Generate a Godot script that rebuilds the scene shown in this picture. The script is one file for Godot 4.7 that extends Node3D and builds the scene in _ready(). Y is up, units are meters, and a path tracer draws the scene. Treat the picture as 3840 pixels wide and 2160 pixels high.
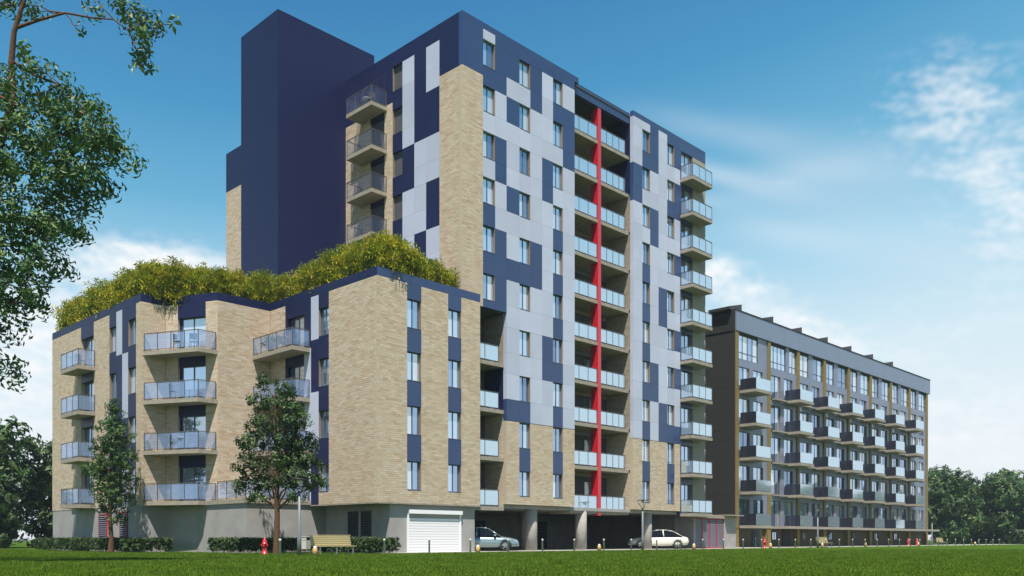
extends Node3D
# World: X runs along the street fronts (u), -Z runs back along the side fronts (v), Y is up. Metres.
# Origin: ground below the near corner of the low brick block.

const HEADS = [31.35, 28.55, 25.75, 22.95, 20.0, 17.05, 14.1, 11.18, 8.18, 5.1]
const WIN_H = 1.6
const CAM = Vector3(-29.005, 0.75, 38.13)

var rng := RandomNumberGenerator.new()
var M := {}
var box_cache := {}
var frame_cache := {}
var taken := {}
var brick_mats := []
var brick_tones := []

# ------------------------------------------------------------------ helpers
func c8(r: float, g: float, b: float) -> Color:
	return Color(r / 255.0, g / 255.0, b / 255.0)

func numbered(called: String) -> String:
	if not taken.has(called):
		taken[called] = 0
		return called
	taken[called] += 1
	return "%s_%03d" % [called, taken[called]]

func thing(called: String, label: String, category: String, at := Vector3.ZERO, turn := 0.0, group := "") -> Node3D:
	var o := Node3D.new()
	o.name = numbered(called)
	add_child(o)
	o.position = at
	o.rotation.y = turn
	tag(o, label, category, group)
	return o

func tag(o: Node, label: String, category: String, group := "") -> void:
	o.set_meta("label", label)
	o.set_meta("category", category)
	if group != "":
		o.set_meta("group", group)

func dup(src: Node3D, at: Vector3, turn: float, label: String) -> Node3D:
	var r: Node3D = src.duplicate()
	var base: String = src.get_meta("base_name", src.name)
	r.name = numbered(base)
	add_child(r)
	r.position = at
	r.rotation.y = turn
	r.set_meta("label", label)
	return r

func put(called: String, mesh: Mesh, mat: Material, parent: Node3D, xf: Transform3D) -> MeshInstance3D:
	var o := MeshInstance3D.new()
	o.name = called
	o.mesh = mesh
	o.material_override = mat
	parent.add_child(o, true)
	o.global_transform = xf
	return o

func part(called: String, st: SurfaceTool, mat: Material, parent: Node3D) -> MeshInstance3D:
	var o := MeshInstance3D.new()
	o.name = called
	o.mesh = st.commit()
	o.material_override = mat
	parent.add_child(o, true)
	return o

func structure(called: String, st: SurfaceTool, mat: Material) -> MeshInstance3D:
	var o := part(called, st, mat, self)
	o.set_meta("kind", "structure")
	return o

func box_mesh(size: Vector3) -> BoxMesh:
	var k := Vector3i((size * 1000.0).round())
	if not box_cache.has(k):
		var b := BoxMesh.new()
		b.size = size
		box_cache[k] = b
	return box_cache[k]

func start() -> SurfaceTool:
	var st := SurfaceTool.new()
	st.begin(Mesh.PRIMITIVE_TRIANGLES)
	st.set_smooth_group(-1)
	return st

func tri(st: SurfaceTool, a: Vector3, b: Vector3, c: Vector3) -> void:
	# given counter-clockwise seen from outside; Godot's front faces run clockwise
	st.add_vertex(a); st.add_vertex(c); st.add_vertex(b)

func quad(st: SurfaceTool, a: Vector3, b: Vector3, c: Vector3, d: Vector3) -> void:
	tri(st, a, b, c); tri(st, a, c, d)

func add_box(st: SurfaceTool, lo: Vector3, hi: Vector3, xf := Transform3D.IDENTITY) -> void:
	var p := []
	for i in 8:
		p.append(xf * Vector3(hi.x if i & 1 else lo.x, hi.y if i & 2 else lo.y, hi.z if i & 4 else lo.z))
	quad(st, p[4], p[5], p[7], p[6]); quad(st, p[1], p[0], p[2], p[3])
	quad(st, p[5], p[1], p[3], p[7]); quad(st, p[0], p[4], p[6], p[2])
	quad(st, p[6], p[7], p[3], p[2]); quad(st, p[0], p[1], p[5], p[4])

func add_bar(st: SurfaceTool, a: Vector3, b: Vector3, w: float, h: float) -> void:
	var d := (b - a)
	var l := d.length()
	if l < 0.001: return
	var z := d / l
	var up := Vector3.UP if absf(z.y) < 0.9 else Vector3.RIGHT
	var x := up.cross(z).normalized()
	var y := z.cross(x)
	add_box(st, Vector3(-w / 2, -h / 2, 0), Vector3(w / 2, h / 2, l), Transform3D(Basis(x, y, z), a))

func add_tube(st: SurfaceTool, pts: Array, radii: Array, sides := 7, cap := true) -> void:
	st.set_smooth_group(1)
	var rings := []
	var px := Vector3.ZERO
	for i in pts.size():
		var d: Vector3 = (pts[mini(i + 1, pts.size() - 1)] - pts[maxi(i - 1, 0)]).normalized()
		if px == Vector3.ZERO:
			px = d.cross(Vector3.RIGHT if absf(d.x) < 0.8 else Vector3.UP).normalized()
		px = (px - d * px.dot(d)).normalized()
		var py := d.cross(px)
		var ring := []
		for k in sides:
			var a := TAU * k / sides
			ring.append(pts[i] + (px * cos(a) + py * sin(a)) * radii[i])
		rings.append(ring)
	for i in pts.size() - 1:
		for k in sides:
			var n := (k + 1) % sides
			quad(st, rings[i][k], rings[i][n], rings[i + 1][n], rings[i + 1][k])
	st.set_smooth_group(-1)
	if cap:
		for k in range(1, sides - 1):
			tri(st, rings[-1][0], rings[-1][k], rings[-1][k + 1])
			tri(st, rings[0][0], rings[0][k + 1], rings[0][k])

func add_lathe(st: SurfaceTool, at: Vector3, prof: Array, sides := 14) -> void:
	# prof: [radius, height] from the bottom up
	st.set_smooth_group(2)
	for i in prof.size() - 1:
		for k in sides:
			var a := TAU * k / sides
			var b := TAU * (k + 1) / sides
			var r0: float = prof[i][0]
			var r1: float = prof[i + 1][0]
			var p0 := at + Vector3(cos(a) * r0, prof[i][1], -sin(a) * r0)
			var p1 := at + Vector3(cos(b) * r0, prof[i][1], -sin(b) * r0)
			var p2 := at + Vector3(cos(b) * r1, prof[i + 1][1], -sin(b) * r1)
			var p3 := at + Vector3(cos(a) * r1, prof[i + 1][1], -sin(a) * r1)
			if r0 > 0.0001: tri(st, p0, p1, p2)
			if r1 > 0.0001: tri(st, p0, p2, p3)
	st.set_smooth_group(-1)

func done(st: SurfaceTool) -> SurfaceTool:
	st.generate_normals()
	return st

func uv3(u: float, v: float, y: float) -> Vector3:
	return Vector3(u, y, -v)

func prism(st: SurfaceTool, poly: Array, y0: float, y1: float) -> void:
	# poly: Vector2(u, v)
	var pp := PackedVector2Array(poly)
	if Geometry2D.is_polygon_clockwise(pp): pp.reverse()
	var ix := Geometry2D.triangulate_polygon(pp)
	for i in range(0, ix.size(), 3):
		var a := pp[ix[i]]; var b := pp[ix[i + 1]]; var c := pp[ix[i + 2]]
		if (b - a).cross(c - a) < 0.0:
			var s := b
			b = c
			c = s
		tri(st, uv3(a.x, a.y, y1), uv3(b.x, b.y, y1), uv3(c.x, c.y, y1))
		tri(st, uv3(a.x, a.y, y0), uv3(c.x, c.y, y0), uv3(b.x, b.y, y0))
	for i in pp.size():
		var a := pp[i]; var b := pp[(i + 1) % pp.size()]
		if (a - b).length() < 0.001: continue
		quad(st, uv3(a.x, a.y, y0), uv3(b.x, b.y, y0), uv3(b.x, b.y, y1), uv3(a.x, a.y, y1))

# a wall face: local x along the wall, y up, z outward
func face_front(v: float) -> Transform3D:
	return Transform3D(Basis.IDENTITY, Vector3(0, 0, -v))
func face_side(u: float) -> Transform3D:
	# local x = -v
	return Transform3D(Basis(Vector3(0, 0, 1), Vector3.UP, Vector3(-1, 0, 0)), Vector3(u, 0, 0))
func face_between(a: Vector2, b: Vector2) -> Transform3D:
	# from a to b seen from outside left to right
	var d := (b - a).normalized()
	var x := Vector3(d.x, 0, -d.y)
	return Transform3D(Basis(x, Vector3.UP, x.cross(Vector3.UP)), Vector3(a.x, 0, -a.y))

func slab(parent: Node3D, called: String, mat: Material, F: Transform3D, s0: float, s1: float, y0: float, y1: float, z0: float, z1: float) -> MeshInstance3D:
	return put(called, box_mesh(Vector3(s1 - s0, y1 - y0, z1 - z0)), mat, parent, F.translated_local(Vector3((s0 + s1) / 2, (y0 + y1) / 2, (z0 + z1) / 2)))

# ------------------------------------------------------------------ materials
func noise_tex(seed_: int, freq: float, cols: Array, size := 512, octaves := 4, normal := false, strength := 4.0) -> NoiseTexture2D:
	var n := FastNoiseLite.new()
	n.seed = seed_
	n.noise_type = FastNoiseLite.TYPE_SIMPLEX_SMOOTH
	n.frequency = freq
	n.fractal_octaves = octaves
	var t := NoiseTexture2D.new()
	t.width = size
	t.height = size
	t.seamless = true
	t.noise = n
	if normal:
		t.as_normal_map = true
		t.bump_strength = strength
	else:
		var g := Gradient.new()
		g.offsets = PackedFloat32Array()
		g.colors = PackedColorArray()
		for i in cols.size():
			g.add_point(float(i) / maxf(1.0, cols.size() - 1), cols[i])
		while g.get_point_count() > cols.size():
			g.remove_point(0)
		t.color_ramp = g
	return t

func mat(color: Color, rough: float, metal := 0.0, tex: Texture2D = null, tex_scale := 1.0, nrm: Texture2D = null, nstr := 0.5) -> StandardMaterial3D:
	var m := StandardMaterial3D.new()
	m.albedo_color = color
	m.roughness = rough
	m.metallic = metal
	if tex or nrm:
		m.uv1_triplanar = true
		m.uv1_world_triplanar = true
		m.uv1_scale = Vector3.ONE * tex_scale
	if tex: m.albedo_texture = tex
	if nrm:
		m.normal_enabled = true
		m.normal_texture = nrm
		m.normal_scale = nstr
	return m

func make_materials() -> void:
	var grey_var := noise_tex(3, 0.012, [Color(0.82, 0.82, 0.82), Color(0.95, 0.95, 0.95), Color(1, 1, 1)])
	var fine_var := noise_tex(5, 0.06, [Color(0.8, 0.8, 0.8), Color(1, 1, 1)], 512, 5)
	var soft_var := noise_tex(8, 0.006, [Color(0.9, 0.9, 0.9), Color(1, 1, 1)], 512, 3)
	var faint_var := noise_tex(8, 0.006, [Color(0.96, 0.96, 0.96), Color(1, 1, 1)], 512, 3)
	var rough_n := noise_tex(9, 0.08, [], 512, 4, true, 3.0)
	var wave_n := noise_tex(12, 0.008, [], 512, 2, true, 2.0)
	M.plaster = mat(c8(160, 158, 158), 0.9, 0, soft_var, 0.23, rough_n, 0.2)
	M.beige = mat(c8(158, 146, 130), 0.9, 0, grey_var, 0.31, rough_n, 0.3)
	M.concrete = mat(c8(158, 151, 139), 0.85, 0, grey_var, 0.4, rough_n, 0.4)
	M.column = mat(c8(166, 161, 158), 0.8, 0, grey_var, 0.35)
	M.stone = mat(c8(168, 165, 158), 0.9, 0, noise_tex(21, 0.05, [c8(165, 160, 150), c8(220, 216, 208), c8(250, 248, 240), c8(180, 176, 168)], 512, 5), 0.6)
	M.mortar = mat(c8(200, 187, 165), 0.95, 0, fine_var, 0.9)
	M.white = mat(c8(184, 191, 213), 0.5, 0, faint_var, 0.11)
	M.blue = mat(c8(50, 70, 112), 0.32, 0.0, faint_var, 0.09)
	M.navy = mat(c8(29, 36, 74), 0.42, 0.0, faint_var, 0.09)  # blue darkened to paint in the shade of the side fronts
	M.navy.metallic_specular = 0.32
	for k in [["whites", M.white], ["blues", M.blue], ["shaded_blues", M.navy]]:
		M[k[0]] = [k[1]]
		for f in [0.975, 1.02]:
			var v: StandardMaterial3D = k[1].duplicate()
			v.albedo_color = Color(k[1].albedo_color.r * f, k[1].albedo_color.g * f, k[1].albedo_color.b * f)
			M[k[0]].append(v)
	M.dark = mat(c8(40, 38, 38), 0.7, 0, grey_var, 0.3)
	M.inner = mat(c8(78, 80, 88), 0.85, 0, grey_var, 0.3)  # wall tone darkened, interior shade of the loggias put into the colour
	M.frame = mat(c8(88, 96, 112), 0.45)
	M.frame_dark = mat(c8(52, 50, 54), 0.5)
	M.reveal = mat(c8(128, 114, 102), 0.8)
	M.rail = mat(c8(98, 96, 95), 0.45, 0.3)
	M.glass = mat(Color(0.80, 0.88, 0.97), 0.03, 0.74, null, 1.0, wave_n, 0.04)
	M.glass.uv1_triplanar = true
	M.glass.uv1_world_triplanar = true
	M.glass.uv1_scale = Vector3.ONE * 0.15
	M.panes = [M.glass, M.glass]
	for k in [[Color(0.66, 0.75, 0.86), 0.86], [Color(0.86, 0.9, 0.95), 0.55], [Color(0.55, 0.64, 0.76), 0.8]]:
		var v: StandardMaterial3D = M.glass.duplicate()
		v.albedo_color = k[0]
		v.metallic = k[1]
		M.panes.append(v)
	M.glass_rail = mat(Color(0.62, 0.74, 0.92, 0.0), 0.04, 0.34)
	M.glass_rail.transparency = BaseMaterial3D.TRANSPARENCY_ALPHA
	M.glass_front = mat(Color(0.84, 0.92, 0.98, 0.35), 0.06, 0.72)
	M.glass_front.transparency = BaseMaterial3D.TRANSPARENCY_ALPHA
	M.glass_clear = mat(Color(0.55, 0.65, 0.85, 0.0), 0.04, 0.05)
	M.glass_clear.transparency = BaseMaterial3D.TRANSPARENCY_ALPHA
	M.glass_dark = mat(c8(62, 66, 80), 0.08, 0.5)
	M.red = mat(c8(196, 30, 46), 0.3)
	M.red.clearcoat_enabled = true
	M.red.clearcoat = 0.6
	M.red.clearcoat_roughness = 0.2
	M.red_dull = mat(c8(170, 28, 44), 0.5)
	M.door_white = mat(c8(234, 234, 239), 0.5)
	M.door_dark = mat(c8(34, 44, 66), 0.5)
	M.louvre = mat(c8(120, 122, 138), 0.5)
	M.louvre_dark = mat(c8(66, 68, 80), 0.5)
	M.gold = mat(c8(136, 118, 66), 0.6, 0.1, grey_var, 0.5)
	M.bluegrey = mat(c8(122, 136, 162), 0.45, 0.1, faint_var, 0.12)
	M.spandrel = mat(c8(124, 134, 158), 0.4, 0.1, faint_var, 0.12)
	M.olive = mat(c8(84, 80, 64), 0.8, 0, grey_var, 0.3)
	M.post = mat(c8(188, 186, 180), 0.6)
	M.wood = mat(c8(198, 184, 138), 0.7, 0, fine_var, 2.0)
	M.steel = mat(c8(112, 120, 124), 0.5, 0.15)
	M.yellow = mat(c8(190, 156, 100), 0.6)
	M.lens = mat(c8(240, 232, 214), 0.3)
	M.bark = mat(c8(122, 94, 72), 0.95, 0, noise_tex(31, 0.04, [c8(120, 110, 100), c8(255, 240, 225)], 256, 5), 1.3, rough_n, 1.0)
	M.soil = mat(c8(70, 58, 46), 1.0)
	M.paving = mat(c8(168, 164, 156), 0.9, 0, grey_var, 0.5, rough_n, 0.4)
	M.lawn = mat(Color(1, 1, 1), 1.0, 0, noise_tex(41, 0.05, [c8(38, 58, 12), c8(60, 86, 17), c8(76, 102, 22)], 1024, 5), 0.22)
	for n in [["leaf", c8(255, 255, 255), 0.55]]:
		var m := mat(n[1], n[2])
		m.vertex_color_use_as_albedo = true
		m.backlight_enabled = true
		m.backlight = Color(0.5, 0.58, 0.26)
		M[n[0]] = m
	M.grass = mat(Color(1, 1, 1), 0.7)
	M.grass.vertex_color_use_as_albedo = true
	M.grass.backlight_enabled = true
	M.grass.backlight = Color(0.3, 0.36, 0.12)
	M.grass.metallic_specular = 0.15
	M.lawn.metallic_specular = 0.1
	M.tyre = mat(c8(24, 24, 26), 0.85)
	M.chrome = mat(c8(205, 208, 212), 0.25, 0.85)
	M.paint_silver = mat(c8(136, 158, 164), 0.3, 0.55)
	M.paint_cream = mat(c8(222, 219, 210), 0.35, 0.1)
	for k in ["paint_silver", "paint_cream"]:
		M[k].clearcoat_enabled = true
		M[k].clearcoat = 1.0
		M[k].clearcoat_roughness = 0.06
	M.car_glass = mat(c8(26, 30, 36), 0.05, 0.3)
	M.headlight = mat(c8(200, 220, 240), 0.08, 0.6)
	M.tail = mat(c8(150, 20, 20), 0.2)
	M.brick = mat(Color(1, 1, 1), 0.92, 0, fine_var, 1.3, rough_n, 0.6)
	M.brick.vertex_color_use_as_albedo = true
	for c in [c8(215, 197, 174), c8(212, 192, 168), c8(218, 202, 182), c8(208, 188, 163), c8(213, 197, 177), c8(204, 182, 156), c8(216, 196, 171), c8(218, 204, 186)]:
		brick_tones.append(c)
		brick_mats.append(mat(c, 0.92, 0, fine_var, 1.3, rough_n, 0.6))

# ------------------------------------------------------------------ brickwork
const BL = 0.38
const BH = 0.118
const JOINT = 0.013
var bricks := []      # [Transform3D, size, tone]

func brick_field(F: Transform3D, s0: float, s1: float, y0: float, y1: float) -> void:
	var rows := int(round((y1 - y0) / BH))
	if rows < 1: return
	var bh := (y1 - y0) / rows
	for r in rows:
		var s := s0 - (BL * 0.5 if r % 2 == 1 else 0.0)
		while s < s1 - 0.02:
			var a := maxf(s, s0)
			var b := minf(s + BL, s1)
			if b - a > 0.05:
				var size := Vector3(b - a - JOINT, bh - JOINT, 0.09)
				var z := -0.045 + rng.randf_range(-0.004, 0.003)
				bricks.append([F.translated_local(Vector3((a + b) / 2, y0 + (r + 0.5) * bh, z)), size, rng.randi() % brick_tones.size()])
			s += BL

func brick_wall(parent: Node3D, F: Transform3D, s0: float, s1: float, y0: float, y1: float, deep := 0.3) -> void:
	slab(parent, "wall", M.mortar, F, s0, s1, y0, y1, -deep, -0.014)
	brick_field(F, s0, s1, y0, y1)

func lay_bricks(parent: Node3D) -> void:
	var eye := CAM
	var order := range(bricks.size())
	order.sort_custom(func(a, b): return (bricks[a][0].origin - eye).length_squared() < (bricks[b][0].origin - eye).length_squared())
	for i in mini(300, order.size()):
		var b: Array = bricks[order[i]]
		put("brick", box_mesh(b[1]), brick_mats[b[2]], parent, b[0])
	if order.size() <= 300: return
	var unit := box_mesh(Vector3.ONE)
	var mm := MultiMesh.new()
	mm.transform_format = MultiMesh.TRANSFORM_3D
	mm.use_colors = true
	mm.mesh = unit
	mm.instance_count = order.size() - 300
	for i in range(300, order.size()):
		var b: Array = bricks[order[i]]
		mm.set_instance_transform(i - 300, b[0].scaled_local(b[1]))
		var c: Color = brick_tones[b[2]].srgb_to_linear()
		var k := rng.randf_range(0.92, 1.08)
		mm.set_instance_color(i - 300, Color(c.r * k, c.g * k, c.b * k))
	var o := MultiMeshInstance3D.new()
	o.name = "brickwork"
	o.multimesh = mm
	o.material_override = M.brick
	o.set_meta("kind", "stuff")
	parent.add_child(o, true)
	o.global_transform = Transform3D.IDENTITY
	bricks.clear()

# ------------------------------------------------------------------ windows, panels, balconies
func frame_mesh(w: float, h: float, splits: Array, transom: float) -> Mesh:
	var k := "%.2f %.2f %s %.2f" % [w, h, str(splits), transom]
	if not frame_cache.has(k):
		var st := start()
		var t := 0.05
		add_box(st, Vector3(0, 0, -0.06), Vector3(t, h, 0)); add_box(st, Vector3(w - t, 0, -0.06), Vector3(w, h, 0))
		add_box(st, Vector3(t, 0, -0.06), Vector3(w - t, t, -0.002)); add_box(st, Vector3(t, h - t, -0.06), Vector3(w - t, h, -0.002))
		for s in splits:
			add_box(st, Vector3(w * s - 0.035, t, -0.06), Vector3(w * s + 0.035, h - t, -0.004))
		if transom > 0:
			add_box(st, Vector3(t, h * transom - 0.025, -0.06), Vector3(w - t, h * transom + 0.025, -0.007))
		frame_cache[k] = done(st).commit()
	return frame_cache[k]

# glazed opening set back "back" metres from the face
func window(parent: Node3D, F: Transform3D, s0: float, s1: float, y0: float, y1: float, back := 0.22, splits := [0.45], frame: Material = null, reveal := 0, transom := 0.0, called := "window") -> void:
	var w := s1 - s0
	var h := y1 - y0
	var o := put(called, frame_mesh(w, h, splits, transom), frame if frame else M.frame, parent, F.translated_local(Vector3(s0, y0, -back)))
	var edges := [0.0]
	edges.append_array(splits)
	edges.append(1.0)
	for i in edges.size() - 1:
		var a: float = edges[i] * w + 0.04
		var b: float = edges[i + 1] * w - 0.04
		var p := slab(o, "pane", M.panes[rng.randi() % M.panes.size()], F, s0 + a, s0 + b, y0 + 0.04, y1 - 0.04, -back - 0.045, -back - 0.03)
		# each sheet of glass sits very slightly out of true
		p.rotate_object_local(Vector3.UP, rng.randf_range(-0.011, 0.011))
		p.rotate_object_local(Vector3.RIGHT, rng.randf_range(-0.011, 0.011))
	if reveal != 0:
		var e := s1 if reveal > 0 else s0
		slab(o, "reveal", M.reveal, F, e - (0.03 if reveal > 0 else -0.004), e - (0.004 if reveal > 0 else -0.03), y0, y1, -back + 0.002, -0.012)
		slab(o, "sill", M.frame, F, s0 + 0.035, s1 - 0.035, y0 + 0.002, y0 + 0.03, -back + 0.002, 0.015)

func panel(parent: Node3D, F: Transform3D, s0: float, s1: float, y0: float, y1: float, which: String, deep := 0.3) -> void:
	var m: Material = {"W": M.whites, "B": M.blues, "N": M.shaded_blues}[which][rng.randi() % 3]
	slab(parent, "panel", m, F, s0 + 0.004, s1 - 0.004, y0 + 0.004, y1 - 0.004, -deep, 0.0)

func sill_of(r: int) -> float:
	return HEADS[r] - WIN_H

# one column of cladding: P is the strip below the parapet, w and s give a letter for each storey
func column(parent: Node3D, F: Transform3D, s0: float, s1: float, P: String, w: String, s: String, bottom: float, rev: int) -> void:
	if P == "W": panel(parent, F, s0, s1, HEADS[0], 31.95, "W")
	else: panel(parent, F, s0, s1, HEADS[0], 31.95, P)
	for r in s.length():
		if w[r] == "o":
			window(parent, F, s0 + 0.004, s1 - 0.004, sill_of(r), HEADS[r], 0.15, [0.46] if rev > 0 else [0.54], null, rev)
		else:
			panel(parent, F, s0, s1, sill_of(r), HEADS[r], w[r])
		var lo := bottom if r == s.length() - 1 else float(HEADS[r + 1])
		if sill_of(r) - lo > 0.05:
			panel(parent, F, s0, s1, lo, sill_of(r), s[r])

# slab outline (u, v); rail follows "path"; top is the floor level
func balcony(parent: Node3D, outline: Array, path: Array, top: float, glass: Material, thick := 0.24, rail_h := 1.05, step := 0.95) -> MeshInstance3D:
	var st := start()
	prism(st, outline, top - thick, top)
	var o := part("balcony", done(st), M.concrete, parent)
	o.global_transform = Transform3D.IDENTITY
	rail(o, path, top, glass, rail_h, step)
	return o

func rail(o: Node3D, path: Array, top: float, glass: Material, rail_h := 1.05, step := 0.95) -> void:
	var rs := start()
	for i in path.size() - 1:
		var a: Vector2 = path[i]
		var b: Vector2 = path[i + 1]
		var n := maxi(1, int(round((b - a).length() / step)))
		var F := face_between(a, b)
		var l := (b - a).length()
		for k in n:
			var s0 := l * k / n
			var s1 := l * (k + 1) / n
			slab(o, "glass_panel", glass, F, s0 + 0.03, s1 - 0.03, top + 0.1, top + rail_h - 0.05, -0.006, 0.006)
		for k in n + 1:
			if i > 0 and k == 0: continue
			var p: Vector2 = a.lerp(b, float(k) / n)
			add_box(rs, Vector3(-0.02, top - 0.02, -0.02), Vector3(0.02, top + rail_h - 0.02, 0.02), Transform3D(F.basis, uv3(p.x, p.y, 0)))
		add_box(rs, Vector3(-0.02, top + rail_h - 0.02, -0.025), Vector3(l + 0.02, top + rail_h + 0.02, 0.025), F.translated_local(Vector3(0, 0.001 * i, 0)))
		add_box(rs, Vector3(0, top + 0.06, -0.012), Vector3(l, top + 0.085, 0.012), F.translated_local(Vector3(0, 0.001 * i, 0)))
	var r := part("railing", done(rs), M.rail, o)
	r.global_transform = Transform3D.IDENTITY

# ------------------------------------------------------------------ the tower
func build_tower() -> void:
	var t := thing("apartment_tower", "tall apartment tower clad in blue and white panels with a red fin between balconies", "building", uv3(6.756, 0.6, 0))
	var F := face_front(0.6)
	var L := face_side(6.756)
	# concrete frame behind the cladding
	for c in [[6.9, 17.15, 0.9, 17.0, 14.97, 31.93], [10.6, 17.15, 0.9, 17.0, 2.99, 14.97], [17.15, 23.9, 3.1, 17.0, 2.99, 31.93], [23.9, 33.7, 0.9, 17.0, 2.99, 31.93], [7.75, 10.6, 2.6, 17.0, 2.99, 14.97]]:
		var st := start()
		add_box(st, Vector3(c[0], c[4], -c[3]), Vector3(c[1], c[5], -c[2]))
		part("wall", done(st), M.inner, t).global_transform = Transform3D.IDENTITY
	# street front, from the near corner along the street
	brick_wall(t, F, 6.756, 8.5, 14.97, 29.1)
	panel(t, F, 6.756, 8.5, 29.1, 31.95, "B")
	column(t, F, 8.5, 9.54, "W", "oooooo", "BWWBBB", 14.97, 1)
	column(t, F, 9.54, 10.55, "B", "BWBWBB", "BWBWBB", 14.97, 1)
	column(t, F, 10.55, 11.72, "B", "BBWBWWWW", "WWWWBWWB", 8.24, 1)
	column(t, F, 11.72, 12.74, "B", "oooooooo", "WWWWBWWB", 8.24, 1)
	column(t, F, 12.74, 13.87, "B", "BWWWBWWW", "BWWWBWWW", 8.24, 1)
	column(t, F, 13.87, 14.95, "B", "WWBWWWBW", "WWBWWWBW", 8.24, 1)
	column(t, F, 14.95, 15.95, "B", "oooooooo", "BWWBBBBB", 8.24, 1)
	column(t, F, 15.95, 17.17, "B", "WBWWWWWW", "BBWWWWWW", 8.24, 1)
	column(t, F, 23.87, 25.0, "W", "WBWWWWWW", "WBWWWWWW", 8.24, 1)
	column(t, F, 25.0, 26.0, "W", "oooooooo", "BWWBBBBB", 8.24, 1)
	column(t, F, 26.0, 27.1, "B", "BWBWWWBW", "BWBWWWBW", 8.24, 1)
	column(t, F, 27.1, 28.25, "W", "WWWWBWWB", "WWWWBWWB", 8.24, 1)
	column(t, F, 28.25, 29.25, "B", "oooooooo", "WBWWWWWB", 8.24, 1)
	column(t, F, 29.25, 30.05, "B", "BBWBWBBW", "WBWWWWWB", 8.24, 1)
	# brick base of the street front
	for c in [[10.55, 11.72], [12.74, 14.95], [15.95, 17.17], [23.87, 25.0], [26.0, 28.25], [29.25, 30.05]]:
		brick_wall(t, F, c[0], c[1], 2.97, 8.2)
	for c in [[11.72, 12.74], [14.95, 15.95], [25.0, 26.0], [28.25, 29.25]]:
		for r in [8, 9]:
			window(t, F, c[0] + 0.004, c[1] - 0.004, sill_of(r), HEADS[r], 0.15, [0.47], null, 1)
		panel(t, F, c[0], c[1], HEADS[9], sill_of(8), "B")
		brick_wall(t, F, c[0], c[1], 2.97, sill_of(9))
	slab(t, "ledge", M.frame, F, 10.55, 17.17, 8.2, 8.24, -0.28, -0.02)
	slab(t, "ledge", M.frame, F, 23.87, 30.05, 8.2, 8.24, -0.28, -0.02)
	# far end: balcony doors and a stone pier
	panel(t, F, 30.05, 33.72, HEADS[0], 31.95, "B")
	for r in 10:
		var floor_y: float = HEADS[r] - 2.3
		var next_top: float = HEADS[r + 1] if r < 9 else 2.0
		window(t, F, 30.2, 31.85, floor_y + 0.05, HEADS[r], 0.22, [0.5], null, 1, 0.0, "balcony_door")
		panel(t, F, 30.05, 30.2, floor_y, HEADS[r], "B")
		if r < 9: panel(t, F, 30.05, 31.85, next_top, floor_y, "B")
		else: panel(t, F, 30.05, 31.85, 2.6, floor_y, "B")
		slab(t, "pier", M.stone, F, 31.86, 33.72, next_top if r < 9 else 2.6, HEADS[r] - 0.012, -0.3, 0.0)
		var q := [Vector2(30.05, 0.59), Vector2(30.05, -0.54), Vector2(32.94, -0.54), Vector2(32.94, 0.59)]
		balcony(t, q, [Vector2(30.1, 0.55), Vector2(30.1, -0.5), Vector2(32.9, -0.5), Vector2(32.9, 0.55)], floor_y, M.glass_front)
	# loggias round the red fin
	var G := face_front(3.1)
	for r in 10:
		var y: float = HEADS[r] - 2.3
		var roof: float = HEADS[r - 1] - 2.54 if r > 0 else 31.55
		var q := [Vector2(17.18, 3.09), Vector2(17.18, 1.02), Vector2(23.86, 1.02), Vector2(23.86, 3.09)]
		var b := balcony(t, q, [Vector2(17.2, 1.07), Vector2(20.18, 1.07)], y, M.glass_front, 0.24, 1.05, 0.99)
		rail(b, [Vector2(20.57, 1.07), Vector2(23.45, 1.07)], y, M.glass_front, 1.05, 0.72)
		rail(b, [Vector2(23.45, 1.08), Vector2(23.45, 1.9)], y, M.glass_rail, 1.05, 0.8)
		window(t, G, 17.6, 18.7, y + 0.05, HEADS[r] - 0.1, -0.03, [0.5], null, 0, 0.0, "balcony_door")
		window(t, G, 18.9, 19.5, y + 0.85, HEADS[r] - 0.1, -0.03, [], null, 0, 0.0, "window")
		window(t, G, 21.2, 22.4, y + 0.05, HEADS[r] - 0.1, -0.03, [0.5], null, 0, 0.0, "balcony_door")
		slab(t, "panel", M.spandrel if r % 2 == 0 else M.beige, G, 17.2, 23.84, roof - 0.28, roof - 0.01, 0.002, 0.05)
	# loggia side walls
	var S := face_side(23.87)
	for r in 10:
		var y0: float = HEADS[r] - 2.3
		var y1: float = HEADS[r - 1] - 2.54 if r > 0 else 31.93
		if r >= 8: brick_wall(t, S, -3.09, -0.92, y0 + 0.002, y1 - 0.002, 0.1)
		else: slab(t, "wall", M.navy if r in [0, 1] else M.beige, S, -3.09, -0.92, y0 + 0.002, y1 - 0.002, -0.08, -0.002)
	var st2 := start()
	add_box(st2, Vector3(20.2, 2.45, -1.62), Vector3(20.55, 31.41, -0.99))
	part("red_fin", done(st2), M.red, t).global_transform = Transform3D.IDENTITY
	# open loggias beside the low block
	var G2 := face_front(2.6)
	var S2 := face_side(10.55)
	for r in range(6, 10):
		var y: float = HEADS[r] - 2.3
		var top_y: float = HEADS[r - 1] - 2.54 if r > 6 else 14.95
		var q := [Vector2(7.7, 2.59), Vector2(7.7, 0.84), Vector2(10.54, 0.84), Vector2(10.54, 2.59)]
		var b := balcony(t, q, [Vector2(7.75, 0.89), Vector2(10.1, 0.89)], y, M.glass_front, 0.24, 1.05, 1.15)
		rail(b, [Vector2(10.1, 0.9), Vector2(10.1, 1.7)], y, M.glass_rail, 1.05, 0.8)
		window(t, G2, 8.3, 9.7, y + 0.05, HEADS[r] - 0.1, -0.03, [0.5], M.frame_dark, 0, 0.0, "balcony_door")
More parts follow.
